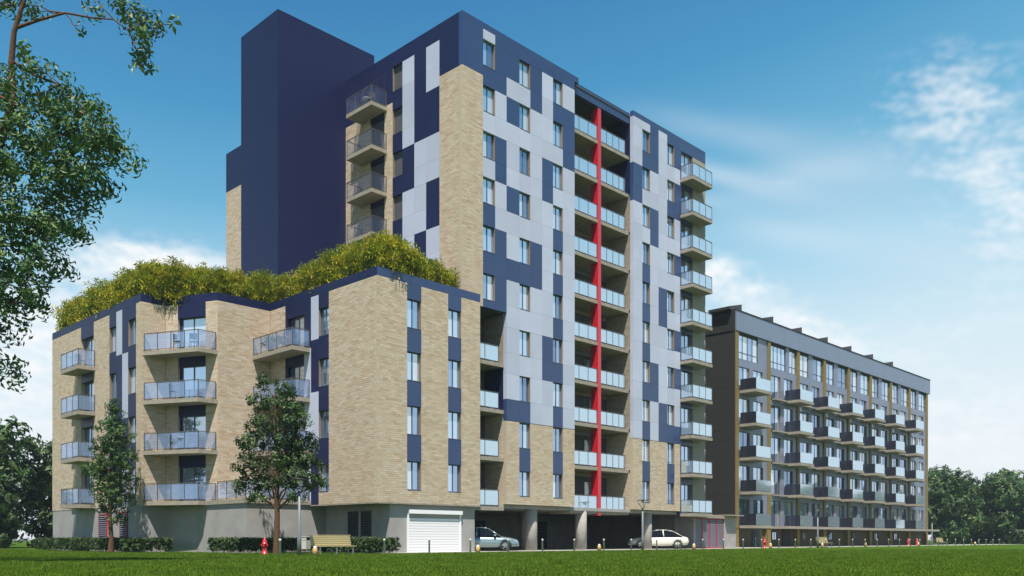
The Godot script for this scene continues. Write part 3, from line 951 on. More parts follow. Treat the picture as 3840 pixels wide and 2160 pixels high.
func build_big_tree() -> void:
	# stands beyond the picture's edge beside the camera; its crown reaches in
	var at := uv3(-22.6, -6.1, 0)
	var t := thing("tall_tree", "tall leafy tree whose spreading crown hangs over the lawn before the low brick block", "tree", at)
	var r := RandomNumberGenerator.new()
	r.seed = 77
	var right := Vector3(0.695, 0, 0.7188)    # across the view
	var fwd := Vector3(0.7188, 0, -0.695)
	var st := start()
	var P := func(a: float, y: float, f: float) -> Vector3: return right * a + Vector3(0, y, 0) + fwd * f
	add_tube(st, [P.call(0, -0.2, 0), P.call(0.1, 2.5, 0.1), P.call(0.4, 5.0, 0), P.call(1.1, 8.0, 0.2), P.call(2.0, 10.6, 0.3), P.call(2.6, 12.2, 0.2), P.call(3.04, 13.25, 0.1), P.call(3.32, 14.1, 0.1), P.call(3.27, 15.3, 0.1), P.call(3.41, 16.2, 0), P.call(3.72, 17.2, 0), P.call(4.0, 19.0, 0)], [0.42, 0.36, 0.31, 0.26, 0.2, 0.16, 0.13, 0.11, 0.09, 0.075, 0.06, 0.03], 10)
	add_tube(st, [P.call(3.4, 16.3, 0), P.call(4.1, 16.62, 0.1), P.call(4.92, 16.84, 0.1), P.call(5.68, 16.75, 0.2), P.call(6.35, 16.7, 0.2), P.call(6.8, 16.35, 0.2), P.call(7.1, 15.7, 0.1)], [0.06, 0.045, 0.034, 0.028, 0.022, 0.015, 0.008], 7)
	add_tube(st, [P.call(2.6, 12.2, 0.2), P.call(2.5, 13.0, 0.3), P.call(2.0, 13.7, 0.4), P.call(1.4, 15.4, 0.4)], [0.1, 0.08, 0.07, 0.04], 7)
	add_tube(st, [P.call(3.27, 15.4, 0.1), P.call(3.9, 15.0, 0.2), P.call(4.7, 14.7, 0.2), P.call(5.4, 14.0, 0.2), P.call(6.2, 13.2, 0.2)], [0.05, 0.04, 0.03, 0.024, 0.01], 7)
	part("trunk", done(st), M.bark, t)
	var blobs := []
	# centre of each bough's foliage: across, height, along the view; radii; sprays; 1 where it hangs on its own twig
	var boughs := [
		[2.6, 14.6, 0.5, 1.5, 0.8, 1.6, 150], [4.4, 14.4, 0.0, 1.1, 0.6, 1.4, 110], [5.3, 13.9, 0.2, 0.9, 0.55, 1.1, 95], [3.4, 13.2, 0.3, 1.6, 0.9, 1.7, 250], [5.2, 12.9, 0.0, 1.2, 0.8, 1.5, 210], [6.2, 13.0, 0.2, 0.6, 0.5, 0.8, 55], [6.6, 12.4, 0.1, 0.55, 0.3, 0.6, 30],
		[3.0, 11.9, -0.2, 1.7, 1.0, 1.8, 290], [4.9, 11.7, 0.2, 1.2, 0.8, 1.5, 220], [5.9, 11.6, 0.0, 0.6, 0.5, 0.8, 60], [3.2, 10.5, 0.3, 1.6, 0.9, 1.7, 270], [4.7, 10.3, 0.0, 0.8, 0.6, 1.2, 110], [5.3, 10.2, 0.1, 0.4, 0.3, 0.5, 24], [3.0, 9.2, 0.0, 1.5, 0.8, 1.6, 230], [4.3, 9.1, 0.2, 0.7, 0.5, 1.0, 80],
		[3.1, 8.2, 0.1, 1.2, 0.6, 1.4, 140], [4.0, 8.0, 0.0, 0.45, 0.4, 0.7, 32], [2.8, 7.3, 0.2, 0.8, 0.5, 1.1, 60], [3.0, 6.2, 0.1, 0.5, 0.5, 0.6, 30], [3.3, 5.7, 0.2, 0.3, 0.45, 0.4, 14],
		[0.6, 10.5, -1.0, 2.2, 2.2, 2.4, 300], [-1.5, 13.0, 0.0, 3.0, 2.6, 3.0, 420], [-2.0, 16.5, 0.0, 3.0, 2.0, 3.0, 300], [0.8, 17.2, 0.0, 1.8, 1.4, 2.0, 150], [-3.4, 9.5, 0.0, 2.6, 2.4, 2.8, 300], [3.0, 17.2, 0.2, 0.6, 0.6, 0.9, 40], [3.6, 15.6, 0.2, 0.4, 0.3, 0.4, 12],
		[6.9, 16.9, 0.2, 0.5, 0.4, 0.5, 34], [7.4, 16.5, 0.1, 0.4, 0.5, 0.5, 36], [7.1, 15.7, 0.1, 0.3, 0.4, 0.4, 18], [7.4, 15.2, 0.1, 0.25, 0.3, 0.3, 11], [5.9, 17.2, 0.1, 0.45, 0.2, 0.4, 14], [5.3, 16.3, 0.1, 0.15, 0.2, 0.2, 5], [8.1, 16.5, 0.1, 0.12, 0.15, 0.2, 3], [4.0, 16.9, 0.1, 0.4, 0.2, 0.3, 10]]
	var bs := start()
	var hubs := [P.call(1.1, 8.0, 0.2), P.call(2.0, 10.6, 0.3), P.call(2.6, 12.2, 0.2), P.call(3.32, 14.1, 0.1), P.call(4.7, 14.7, 0.2), P.call(5.4, 14.0, 0.2), P.call(4.92, 16.84, 0.1), P.call(6.35, 16.7, 0.2), P.call(6.8, 16.35, 0.2)]
	for b in boughs:
		var c: Vector3 = P.call(b[0], b[1], b[2])
		blobs.append([c, Vector3(b[3], b[4], b[3]), int(b[6] * 0.56)])
		var best: Vector3 = hubs[0]
		for h in hubs:
			if h.distance_to(c) < best.distance_to(c): best = h
		limb(bs, best, c, 0.05 if int(b[6]) > 60 else 0.02, 0.01, r, 0.07)
		for k in 4 if int(b[6]) > 20 else 1:
			var e: Vector3 = c + Vector3(r.randf_range(-1, 1) * b[3], r.randf_range(-0.8, 0.8) * b[4], r.randf_range(-1, 1) * b[3]) * 0.85
			limb(bs, best.lerp(c, r.randf_range(0.6, 1.0)), e, 0.016, 0.006, r, 0.1)
	part("branches", done(bs), M.bark, t)
	var sp := spray_mesh(5, 8, 0.38, 0.22, 0.9, 0.8)
	add_crown(t, crown_mesh(blobs, sp, GREEN_MID, 0.42, 0.66, 11, 0.5))

func build_street_trees() -> void:
	var r := RandomNumberGenerator.new()
	r.seed = 5
	# slender drooping tree
	var t := thing("slender_tree", "slender young tree with drooping foliage standing before the hedge and blue window column", "tree", uv3(-8.35, 14.3, 0))
	var st := start()
	add_tube(st, [Vector3(0, -0.1, 0), Vector3(0.04, 0.8, 0), Vector3(-0.08, 2.2, 0.05), Vector3(-0.02, 4.0, 0), Vector3(0.08, 6.0, 0), Vector3(0.2, 8.7, 0)], [0.2, 0.14, 0.12, 0.1, 0.07, 0.02], 8)
	var blobs := []
	for b in [[0.25, 8.2, 0.45, 0.7, 34], [0.0, 7.3, 0.85, 0.6, 70], [0.4, 6.6, 0.9, 0.6, 75], [-0.4, 6.2, 0.9, 0.6, 65], [0.3, 5.4, 1.3, 0.7, 120], [-0.5, 4.8, 1.3, 0.7, 120], [0.5, 4.2, 1.25, 0.7, 115], [-0.3, 3.5, 1.1, 0.6, 80], [0.5, 3.1, 1.0, 0.5, 55], [0.5, 2.1, 0.7, 0.5, 26], [-0.3, 2.6, 0.7, 0.4, 26]]:
		blobs.append([Vector3(b[0] * 0.7, b[1], b[0] * 0.7 + r.randf_range(-0.3, 0.3)), Vector3(b[2], b[3], b[2]), b[4]])
		limb(st, Vector3(0, b[1] - b[2] * 0.9, 0), Vector3(b[0] * 0.9, b[1], b[0] * 0.9), 0.04, 0.015, r)
	part("trunk", done(st), M.bark, t)
	add_crown(t, crown_mesh(blobs, spray_mesh(6, 8, 0.36, 0.2, 1.0, 0.4), GREEN_DARK + GREEN_MID, 0.5, 0.8, 12, 0.5))
	# rounder tree by the lamp
	t = thing("broadleaf_tree", "young broadleaf tree with forked trunk beside the hydrant and street lamp", "tree", uv3(-4.35, 2.9, 0))
	st = start()
	add_tube(st, [Vector3(0, -0.1, 0), Vector3(0.02, 0.9, 0), Vector3(0.06, 2.0, 0), Vector3(0.02, 3.0, 0), Vector3(0.1, 4.6, 0), Vector3(0, 6.5, 0), Vector3(-0.1, 8.6, 0)], [0.2, 0.16, 0.14, 0.13, 0.09, 0.05, 0.015], 8)
	blobs = []
	for b in [[-0.5, 9.0, 0.5, 0.45, 22], [0.6, 8.5, 0.6, 0.4, 32], [-1.0, 8.0, 0.6, 0.4, 30], [0.1, 7.8, 0.8, 0.45, 48], [0.9, 7.5, 0.6, 0.4, 34], [1.0, 6.9, 0.8, 0.5, 60], [-0.6, 6.7, 0.8, 0.5, 60], [0.4, 6.0, 1.0, 0.6, 90], [1.4, 5.8, 0.8, 0.5, 66], [-1.1, 5.7, 0.8, 0.5, 58], [0.2, 4.9, 1.1, 0.6, 100], [1.5, 4.8, 0.8, 0.5, 66], [-1.3, 4.6, 0.8, 0.5, 56], [0.9, 3.9, 0.9, 0.45, 64], [-1.7, 3.6, 0.7, 0.35, 36], [-0.7, 3.8, 0.8, 0.4, 46], [1.9, 3.7, 0.6, 0.4, 34], [1.2, 3.0, 0.5, 0.3, 16], [-1.0, 3.0, 0.6, 0.3, 24]]:
		var lat: Vector3 = Vector3(0.695, 0, 0.7188) * float(b[0])
		var c: Vector3 = lat + Vector3(0, b[1], 0) + Vector3(0.7188, 0, -0.695) * r.randf_range(-0.5, 0.5)
		blobs.append([c, Vector3(b[2], b[3], b[2]), b[4]])
		limb(st, Vector3(0.05, clampf(b[1] - absf(b[0]) * 1.1 - 0.5, 2.3, 8.0), 0), c, 0.06 if b[1] < 5.5 else 0.035, 0.015, r)
	part("trunk", done(st), M.bark, t)
	add_crown(t, crown_mesh(blobs, spray_mesh(7, 9, 0.3, 0.26, 0.35, 0.4), GREEN_DARK, 0.5, 0.8, 13, 0.5))

func wood_tree(seed_: int, h: float, w: float, n: int, tones: Array) -> Array:
	var r := RandomNumberGenerator.new()
	r.seed = seed_
	var blobs := []
	var st := start()
	add_tube(st, [Vector3(0, -0.2, 0), Vector3(0.1, h * 0.25, 0.1), Vector3(-0.1, h * 0.55, 0), Vector3(0, h * 0.85, 0)], [0.3, 0.24, 0.16, 0.05], 7)
	var m := 13
	for i in m:
		var y := h * lerpf(0.12, 0.93, float(i) / (m - 1))
		var reach := w * (0.35 + 0.65 * sin(clampf((y / h - 0.0) * 1.02, 0, 1) * PI) ) * 0.62
		var a := i * 2.4 + r.randf() * 0.8
		var c := Vector3(cos(a) * reach, y, sin(a) * reach) * Vector3(1, 1, 1)
		var q := w * r.randf_range(0.3, 0.5)
		blobs.append([c, Vector3(q, q * 0.75, q), n / m])
		limb(st, Vector3(0, y * 0.7, 0), c, 0.09, 0.02, r)
	return [done(st).commit(), crown_mesh(blobs, spray_mesh(seed_ + 3, 9, 0.5, 0.28, 0.3, 0.6), tones, 0.8, 1.35, seed_ + 9, 0.45)]

func place_wood(proto: Array, called: String, label: String, at: Vector3, turn: float, size: float, group: String) -> void:
	var t := thing(called, label, "tree", at, turn, group)
	t.scale = Vector3(size, size, size)
	var o := MeshInstance3D.new()
	o.name = "trunk"
	o.mesh = proto[0]
	o.material_override = M.bark
	t.add_child(o, true)
	add_crown(t, proto[1])

func build_woods() -> void:
	var pa := wood_tree(101, 12.0, 5.5, 1300, GREEN_DARK + GREEN_MID)
	var pb := wood_tree(202, 11.0, 6.0, 1300, GREEN_DARK + GREEN_MID)
	var pc := wood_tree(303, 12.0, 4.8, 1300, GREEN_DARK)
	var g := "dark trees beyond the low brick block"
	var k := 0
	for a in [[-52.0, 82.0, 0.92, "dense dark tree at the picture's edge beyond the low brick block"], [-46.6, 78.0, 0.93, "tallest dark tree beyond the low brick block's far end"], [-42.6, 84.0, 0.85, "dark tree peeping out just behind the low block's far corner"], [-49.0, 70.0, 0.55, "short bushy tree in front of the dark trees by the low block"], [-43.5, 74.0, 0.42, "smallest bush-like tree beside the low block's far plinth"]]:
		var q := to_world(a[0], a[1])
		place_wood([pc, pa][k % 2], "woodland_tree", a[3], q, k * 1.3, a[2], g)
		k += 1
	g = "trees beyond the long apartment block"
	var lab := ["green tree touching the gold end pier of the long block", "second green tree out from the long block's end", "third green tree out from the long block's end", "fourth tree out from the long block, with the tallest tip", "fifth tree out from the long block's end", "tree closing the wood at the picture's edge", "hazier tree behind the wood beside the long block", "hazier tree behind the wood over the benches", "hazier tree behind the wood at the picture's edge"]
	k = 0
	for a in [[69.0, 140.0, 0.95], [74.5, 146.0, 0.86], [79.0, 141.0, 0.92], [84.0, 145.0, 0.95], [88.0, 140.0, 0.78], [92.0, 146.0, 0.8], [76.0, 156.0, 0.95], [84.0, 158.0, 0.9], [93.0, 158.0, 0.95]]:
		place_wood([pa, pb][k % 2], "woodland_tree", lab[k], to_world(a[0], a[1]), k * 2.1, a[2], g)
		k += 1
	# trees across the lawn that the long block's lower glass mirrors
	k = 0
	for u in [118.0, 127.0, 136.0, 145.0, 154.0, 163.0, 173.0, 183.0, 194.0, 206.0]:
		place_wood([pb, pa][k % 2], "park_tree", ordinal(k) + " tree across the lawn mirrored in the long block's lower glass", uv3(u, -40.0 - 5.0 * (k % 3), 0), k * 1.7, 0.98, "trees across the lawn")
		k += 1

func to_world(across: float, deep: float) -> Vector3:
	return Vector3(CAM.x, 0, CAM.z) + Vector3(0.695, 0, 0.7188) * across + Vector3(0.7188, 0, -0.695) * deep

func ordinal(i: int) -> String:
	return ["first", "second", "third", "fourth", "fifth", "sixth", "seventh", "eighth", "ninth", "tenth", "eleventh", "twelfth", "thirteenth", "fourteenth", "fifteenth", "sixteenth", "seventeenth", "eighteenth", "nineteenth", "twentieth", "twenty-first", "twenty-second", "twenty-third", "twenty-fourth", "twenty-fifth"][i]

func build_roof_shrubs() -> void:
	var sp := spray_mesh(17, 13, 0.36, 0.085, -0.1, 0.5)
	var protos := []
	for k in 3:
		var r := RandomNumberGenerator.new()
		r.seed = 60 + k
		var blobs := []
		for i in 9:
			var a := i * 2.4
			var y := lerpf(0.5, 1.85, i / 8.0)
			blobs.append([Vector3(cos(a) * 0.4, y, sin(a) * 0.4), Vector3(0.58, 0.5, 0.58), 40])
		var t: Node3D
		t = Node3D.new()
		var st := start()
		for i in 7:
			var a := i * 0.9
			add_tube(st, [Vector3(cos(a) * 0.12, 0, sin(a) * 0.12), Vector3(cos(a) * 0.25, 0.8, sin(a) * 0.25), Vector3(cos(a) * 0.4, 1.6, sin(a) * 0.4)], [0.02, 0.016, 0.006], 5)
		var stems := done(st).commit()
		protos.append([stems, crown_mesh(blobs, sp, GOLDEN, 0.65, 1.0, 70 + k, 0.5)])
		t.free()
	var runs := [[PE, PA, Vector2(1.4, 0.2), "above the long side's balconies", 13], [PA, PC, Vector2(1.1, 1.3), "over the slanting recess", 5], [PC, PD, Vector2(0.7, 1.3), "above the inner court wall", 3], [PD, PP, Vector2(1.45, 0.4), "between court and street corner", 11], [Vector2(1.0, 0.0), Vector2(6.3, 0.0), Vector2(0.0, 1.4), "towards the tower's brick corner", 6]]
	var k := 0
	for run in runs:
		for i in run[4]:
			var f: float = (i + 0.5) / run[4]
			var q: Vector2 = run[0].lerp(run[1], f) + run[2] + Vector2(rng.randf_range(-0.15, 0.15), rng.randf_range(-0.15, 0.15))
			var pr: Array = protos[k % 3]
			var t := thing("roof_shrub", ordinal(i) + " golden-green shrub of the roof row " + run[3], "shrub", uv3(q.x, q.y, 15.02), rng.randf() * TAU, "golden shrubs of the roof row " + run[3])
			var s := rng.randf_range(0.88, 1.15)
			if run[4] == 6: s *= lerpf(1.15, 0.75, f)
			if run[4] == 13: s *= lerpf(1.2, 1.0, f)
			t.scale = Vector3(s, s, s)
			var o := MeshInstance3D.new()
			o.name = "stems"
			o.mesh = pr[0]
			o.material_override = M.bark
			t.add_child(o, true)
			add_crown(t, pr[1], "foliage")
			k += 1

func build_hedges() -> void:
	var leaf := spray_mesh(23, 7, 0.1, 0.3, 0.1, 0.12)
	var defs := [
		["clipped dark green hedge along the low block's long plastered side", [Vector2(-7.5, 29.0), Vector2(-7.5, 13.4), Vector2(-5.6, 12.4)]],
		["clipped dark green hedge behind the hydrant, bench and street lamp", [Vector2(-4.9, 8.6), Vector2(-4.9, 5.6), Vector2(-0.6, 5.6), Vector2(-0.5, -0.7), Vector2(0.7, -0.75)]]]
	var n := 0
	for d in defs:
		var t := thing("clipped_hedge", d[0], "hedge", uv3(d[1][0].x, d[1][0].y, 0), 0.0, "clipped hedges before the low block")
		var r := RandomNumberGenerator.new()
		r.seed = 90 + n
		var xs := []
		var cols := []
		var st := start()
		for i in d[1].size() - 1:
			var a: Vector2 = d[1][i]
			var b: Vector2 = d[1][i + 1]
			var l := (b - a).length()
			var dir := (b - a) / l
			var nor := Vector2(-dir.y, dir.x)
			for k in int(l * 330):
				var p := a.lerp(b, r.randf())
				var side := r.randf_range(-1, 1)
				var y := r.randf_range(0.16, 0.74)
				match r.randi() % 3:
					0: y = 0.72 + r.randf_range(-0.06, 0.05)
					1: side = 1.0 if r.randf() < 0.5 else -1.0
				p += nor * side * 0.34 * r.randf_range(0.85, 1.08)
				var out := Vector3(r.randfn(), r.randfn() + 0.4, r.randfn()).normalized()
				var x := out.cross(Vector3(r.randfn(), r.randfn(), r.randfn())).normalized()
				xs.append(Transform3D(Basis(x, out, x.cross(out)).scaled(Vector3.ONE * r.randf_range(0.8, 1.3)), uv3(p.x, p.y, y)))
				var c: Color = GREEN_DARK[r.randi() % 4].srgb_to_linear()
				cols.append(c * r.randf_range(0.7, 1.15))
			for k in int(l / 0.22):
				var p := a.lerp(b, (k + 0.5) / int(l / 0.22)) + nor * r.randf_range(-0.25, 0.25)
				add_tube(st, [uv3(p.x, p.y, 0), uv3(p.x + r.randf_range(-0.08, 0.08), p.y + r.randf_range(-0.08, 0.08), 0.35), uv3(p.x + r.randf_range(-0.15, 0.15), p.y, 0.62)], [0.014, 0.012, 0.006], 4)
		part("stems", done(st), M.bark, t).global_transform = Transform3D.IDENTITY
		var o := MeshInstance3D.new()
		o.name = "foliage"
		o.mesh = bake(leaf, xs, cols)
		o.material_override = M.leaf
		t.add_child(o, true)
		o.global_transform = Transform3D.IDENTITY
		n += 1

func paved(u: float, v: float) -> bool:
	return (u > -0.4 and v > -1.25) or (u > -5.2 and v > 5.4) or (u > -7.7 and v > 12.2)

func build_grass() -> void:
	var r := RandomNumberGenerator.new()
	r.seed = 404
	var st := start()
	for i in 7:
		var a := r.randf() * TAU
		var p := Vector3(r.randf_range(-0.06, 0.06), 0, r.randf_range(-0.06, 0.06))
		var lean := Vector3(cos(a), 0, sin(a)) * r.randf_range(0.01, 0.04)
		var side := Vector3(-sin(a), 0, cos(a)) * 0.006
		var h := r.randf_range(0.035, 0.07)
		tri(st, p - side, p + side, p + lean + Vector3(0, h, 0))
	var tuft := done(st).commit()
	var n := 150000
	var buf := PackedFloat32Array()
	buf.resize(n * 16)
	var tones := [c8(68, 96, 24).srgb_to_linear(), c8(80, 108, 30).srgb_to_linear(), c8(54, 80, 17).srgb_to_linear(), c8(100, 120, 42).srgb_to_linear()]
	var patch := FastNoiseLite.new()
	patch.seed = 9
	patch.frequency = 0.35
	var i := 0
	var ratio := 66.0 / 14.0
	while i < n:
		var d := 14.0 * pow(ratio, r.randf())
		var w := to_world(r.randf_range(-0.66, 0.66) * d, d)
		if paved(w.x, -w.z): continue
		var a := r.randf() * TAU
		var s := r.randf_range(0.75, 1.25) * (1.0 + 0.25 * patch.get_noise_2d(w.x, w.z))
		var c: Color = tones[r.randi() % 4]
		var k := 1.0 + 0.38 * patch.get_noise_2d(w.x * 2.0, w.z * 2.0 + 50.0)
		var b := i * 16
		buf[b] = cos(a) * s; buf[b + 1] = 0.0; buf[b + 2] = sin(a) * s; buf[b + 3] = w.x
		buf[b + 4] = 0.0; buf[b + 5] = s; buf[b + 6] = 0.0; buf[b + 7] = 0.0
		buf[b + 8] = -sin(a) * s; buf[b + 9] = 0.0; buf[b + 10] = cos(a) * s; buf[b + 11] = w.z
		buf[b + 12] = c.r * k; buf[b + 13] = c.g * k; buf[b + 14] = c.b * k; buf[b + 15] = 1.0
		i += 1
	var mm := MultiMesh.new()
	mm.transform_format = MultiMesh.TRANSFORM_3D
	mm.use_colors = true
	mm.mesh = tuft
	mm.instance_count = n
	mm.buffer = buf
	var o := MultiMeshInstance3D.new()
	o.name = "grass"
	o.multimesh = mm
	o.material_override = M.grass
	o.set_meta("kind", "stuff")
	tag(o, "short green mown grass of the lawn before the buildings", "grass")
	add_child(o)

# ------------------------------------------------------------------ street furniture
func build_lamps() -> void:
	var st := start()
	var t := thing("street_lamp", "slim grey street lamp with an open cone head beside the slatted bench", "street lamp", uv3(-6.55, -2.75, 0), 0.0, "grey street lamps")
	t.set_meta("base_name", "street_lamp")
	add_lathe(st, Vector3.ZERO, [[0.0, 0.0], [0.1, 0.0], [0.1, 0.9], [0.07, 1.0], [0.06, 2.95], [0.0, 2.95]], 12)
	part("pole", done(st), M.steel, t)
	for k in 3:
		st = start()
		var a := k * TAU / 3 + 0.6
		add_tube(st, [Vector3(cos(a) * 0.05, 2.9, sin(a) * 0.05), Vector3(cos(a) * 0.38, 3.5, sin(a) * 0.38)], [0.02, 0.016], 6)
		part("arm", done(st), M.frame_dark, t)
	st = start()
	add_lathe(st, Vector3.ZERO, [[0.0, 3.5], [0.42, 3.5], [0.42, 3.53], [0.0, 3.57]], 20)
	part("shade", done(st), M.frame_dark, t)
	st = start()
	add_lathe(st, Vector3.ZERO, [[0.0, 3.3], [0.09, 3.33], [0.13, 3.42], [0.1, 3.498], [0.0, 3.498]], 14)
	part("lantern", done(st), M.lens, t)
	dup(t, uv3(21.99, -1.58, 0), 0.4, "slim grey street lamp standing before the carport and cream car")
	dup(t, uv3(47.6, -2.5, 0), 0.9, "slim grey street lamp standing before the long block's bench")
	dup(t, uv3(84.3, 0.0, 0), 0.2, "farthest slim street lamp beside the long block's end")

func build_bollards() -> void:
	var st := start()
	add_lathe(st, Vector3.ZERO, [[0.0, 0.0], [0.05, 0.0], [0.045, 0.66], [0.06, 0.67], [0.06, 0.76], [0.03, 0.79], [0.0, 0.79]], 10)
	var mesh := done(st).commit()
	var names := ["at the young broadleaf tree's foot", "hidden half by the slatted bench", "at the near hedge's end", "in front of the white roller door", "at the roller door's far jamb", "before the silver car", "beside the first round carport column", "before the carport's dark doors", "before the carport's second gap", "before the cream car's bonnet", "before the cream car's middle", "before the cream car's tail", "before the bin store doors", "between bin store and long block"]
	for k in 38:
		var u := -7.1 + 3.02 * k
		var v := -2.0
		if k == 1 : continue
		var lab: String = ("thin grey post bollard " + names[k]) if k < names.size() else (ordinal(k - names.size()) + " thin grey post bollard past the bin store, along the lawn edge")
		var o := MeshInstance3D.new()
		o.name = numbered("post_bollard")
		o.mesh = mesh
		o.material_override = M.post
		add_child(o)
		o.position = uv3(u, v, 0)
		tag(o, lab, "bollard", "thin post bollards in a row")
	st = start()
	add_lathe(st, Vector3.ZERO, [[0.0, 0.0], [0.13, 0.0], [0.12, 0.3], [0.1, 0.34], [0.0, 0.34]], 14)
	var t := thing("light_bollard", "stubby yellow light bollard between litter bin and bench", "light bollard", uv3(-5.6, -2.6, 0), 0.0, "stubby yellow light bollards")
	t.set_meta("base_name", "light_bollard")
	part("body", done(st), M.yellow, t)
	st = start()
	add_lathe(st, Vector3.ZERO, [[0.0, 0.341], [0.09, 0.341], [0.07, 0.42], [0.0, 0.45]], 14)
	part("lens", done(st), M.lens, t)
	for a in [[4.9, -2.7, "stubby yellow light bollard before the silver car's tail"], [16.7, -1.9, "stubby yellow light bollard between carport columns"], [27.6, -2.2, "stubby yellow light bollard before the bin store"], [38.6, -2.6, "stubby yellow light bollard at the long block's dark corner"], [47.0, -3.2, "stubby yellow light bollard beside the long block's lamp"], [60.4, -1.6, "stubby yellow light bollard midway along the long block"], [74.0, -2.0, "stubby yellow light bollard near the long block's far hydrant"], [94.0, -2.0, "farthest stubby yellow light bollard past the long block"]]:
		dup(t, uv3(a[0], a[1], 0), 0.0, a[2])

func build_benches() -> void:
	var t := thing("slatted_bench", "pale slatted wooden bench beside the litter bin and hedge", "bench", uv3(-4.25, -2.2, 0), 0.0, "pale slatted benches")
	t.set_meta("base_name", "slatted_bench")
	var w := 1.15
	for k in 5:
		var st := start()
		add_box(st, Vector3(-w, 0.46 + k * 0.095, -0.26 - k * 0.02), Vector3(w, 0.535 + k * 0.095, -0.23 - k * 0.02))
		part("back_slat", done(st), M.wood, t)
	var sr := start()
	add_box(sr, Vector3(-w - 0.03, 0.94, -0.37), Vector3(w + 0.03, 0.975, -0.31))
	part("top_rail", done(sr), M.wood, t)
	for k in 4:
		var st := start()
		add_box(st, Vector3(-w, 0.41, -0.2 + k * 0.12), Vector3(w, 0.445, -0.1 + k * 0.12))
		part("seat_slat", done(st), M.wood, t)
	for x in [-0.95, 0.0, 0.95]:
		var st := start()
		add_bar(st, Vector3(x, 0, -0.18), Vector3(x, 0.42, -0.2), 0.05, 0.06)
		add_bar(st, Vector3(x, 0.4, -0.225), Vector3(x, 0.93, -0.375), 0.05, 0.03)
		add_bar(st, Vector3(x, 0, 0.22), Vector3(x, 0.41, 0.22), 0.05, 0.06)
		add_bar(st, Vector3(x, 0.385, -0.2), Vector3(x, 0.385, 0.24), 0.05, 0.04)
		part("leg", done(st), M.steel, t)
	dup(t, uv3(50.6, -1.8, 0), 0.0, "pale slatted wooden bench before the long block's entrance side")
	dup(t, uv3(86.6, -0.4, 0), 0.0, "pale slatted wooden bench by the farthest lamp and wood")
	dup(t, uv3(112.0, -4.0, 0), 0.0, "smallest pale slatted bench before the wood at the picture's edge")
	# litter bin
	t = thing("litter_bin", "grey metal litter bin on a post between lamp and bench", "litter bin", uv3(-5.0, -0.9, 0), 0.35)
	var st := start()
	add_lathe(st, Vector3(0.2, 0, 0.1), [[0.0, 0.0], [0.04, 0.0], [0.04, 0.85], [0.0, 0.85]], 10)
	part("post", done(st), M.post, t)
	st = start()
	add_box(st, Vector3(-0.2, 0.28, -0.16), Vector3(0.15, 0.72, 0.16))
	part("body", done(st), M.post, t)
	st = start()
	add_box(st, Vector3(-0.21, 0.722, -0.17), Vector3(-0.17, 0.86, 0.17)); add_box(st, Vector3(0.12, 0.722, -0.17), Vector3(0.16, 0.86, 0.17)); add_box(st, Vector3(-0.23, 0.862, -0.19), Vector3(0.18, 0.9, 0.19))
	part("hood", done(st), M.post, t)
	st = start()
	add_box(st, Vector3(-0.16, 0.722, -0.12), Vector3(0.11, 0.84, 0.1))
	part("opening", done(st), M.dark, t)

func build_hydrants() -> void:
	var t := thing("fire_hydrant", "red fire hydrant standing before the hedge by the broadleaf tree", "hydrant", uv3(-5.85, 1.5, 0), 0.0, "red fire hydrants")
	t.set_meta("base_name", "fire_hydrant")
	var st := start()
	add_lathe(st, Vector3.ZERO, [[0.0, 0.0], [0.15, 0.0], [0.15, 0.05], [0.105, 0.06], [0.105, 0.5], [0.14, 0.51], [0.14, 0.56], [0.11, 0.57], [0.11, 0.64], [0.09, 0.72], [0.04, 0.78], [0.04, 0.84], [0.0, 0.84]], 16)
	part("body", done(st), M.red, t)
	for d in [Vector3(0.695, 0, 0.7188), Vector3(-0.695, 0, -0.7188), Vector3(-0.7188, 0, 0.695)]:
		st = start()
		add_tube(st, [d * 0.08 + Vector3(0, 0.45, 0), d * 0.18 + Vector3(0, 0.45, 0)], [0.05, 0.05], 10)
		part("outlet", done(st), M.red, t)
	dup(t, uv3(38.9, -1.9, 0), 0.5, "red fire hydrant at the long block's near gold pier")
	dup(t, uv3(77.0, -0.8, 0), 0.2, "red fire hydrant near the long block's far end")
	dup(t, uv3(75.4, -0.4, 0), 0.9, "red fire hydrant just short of the far one")

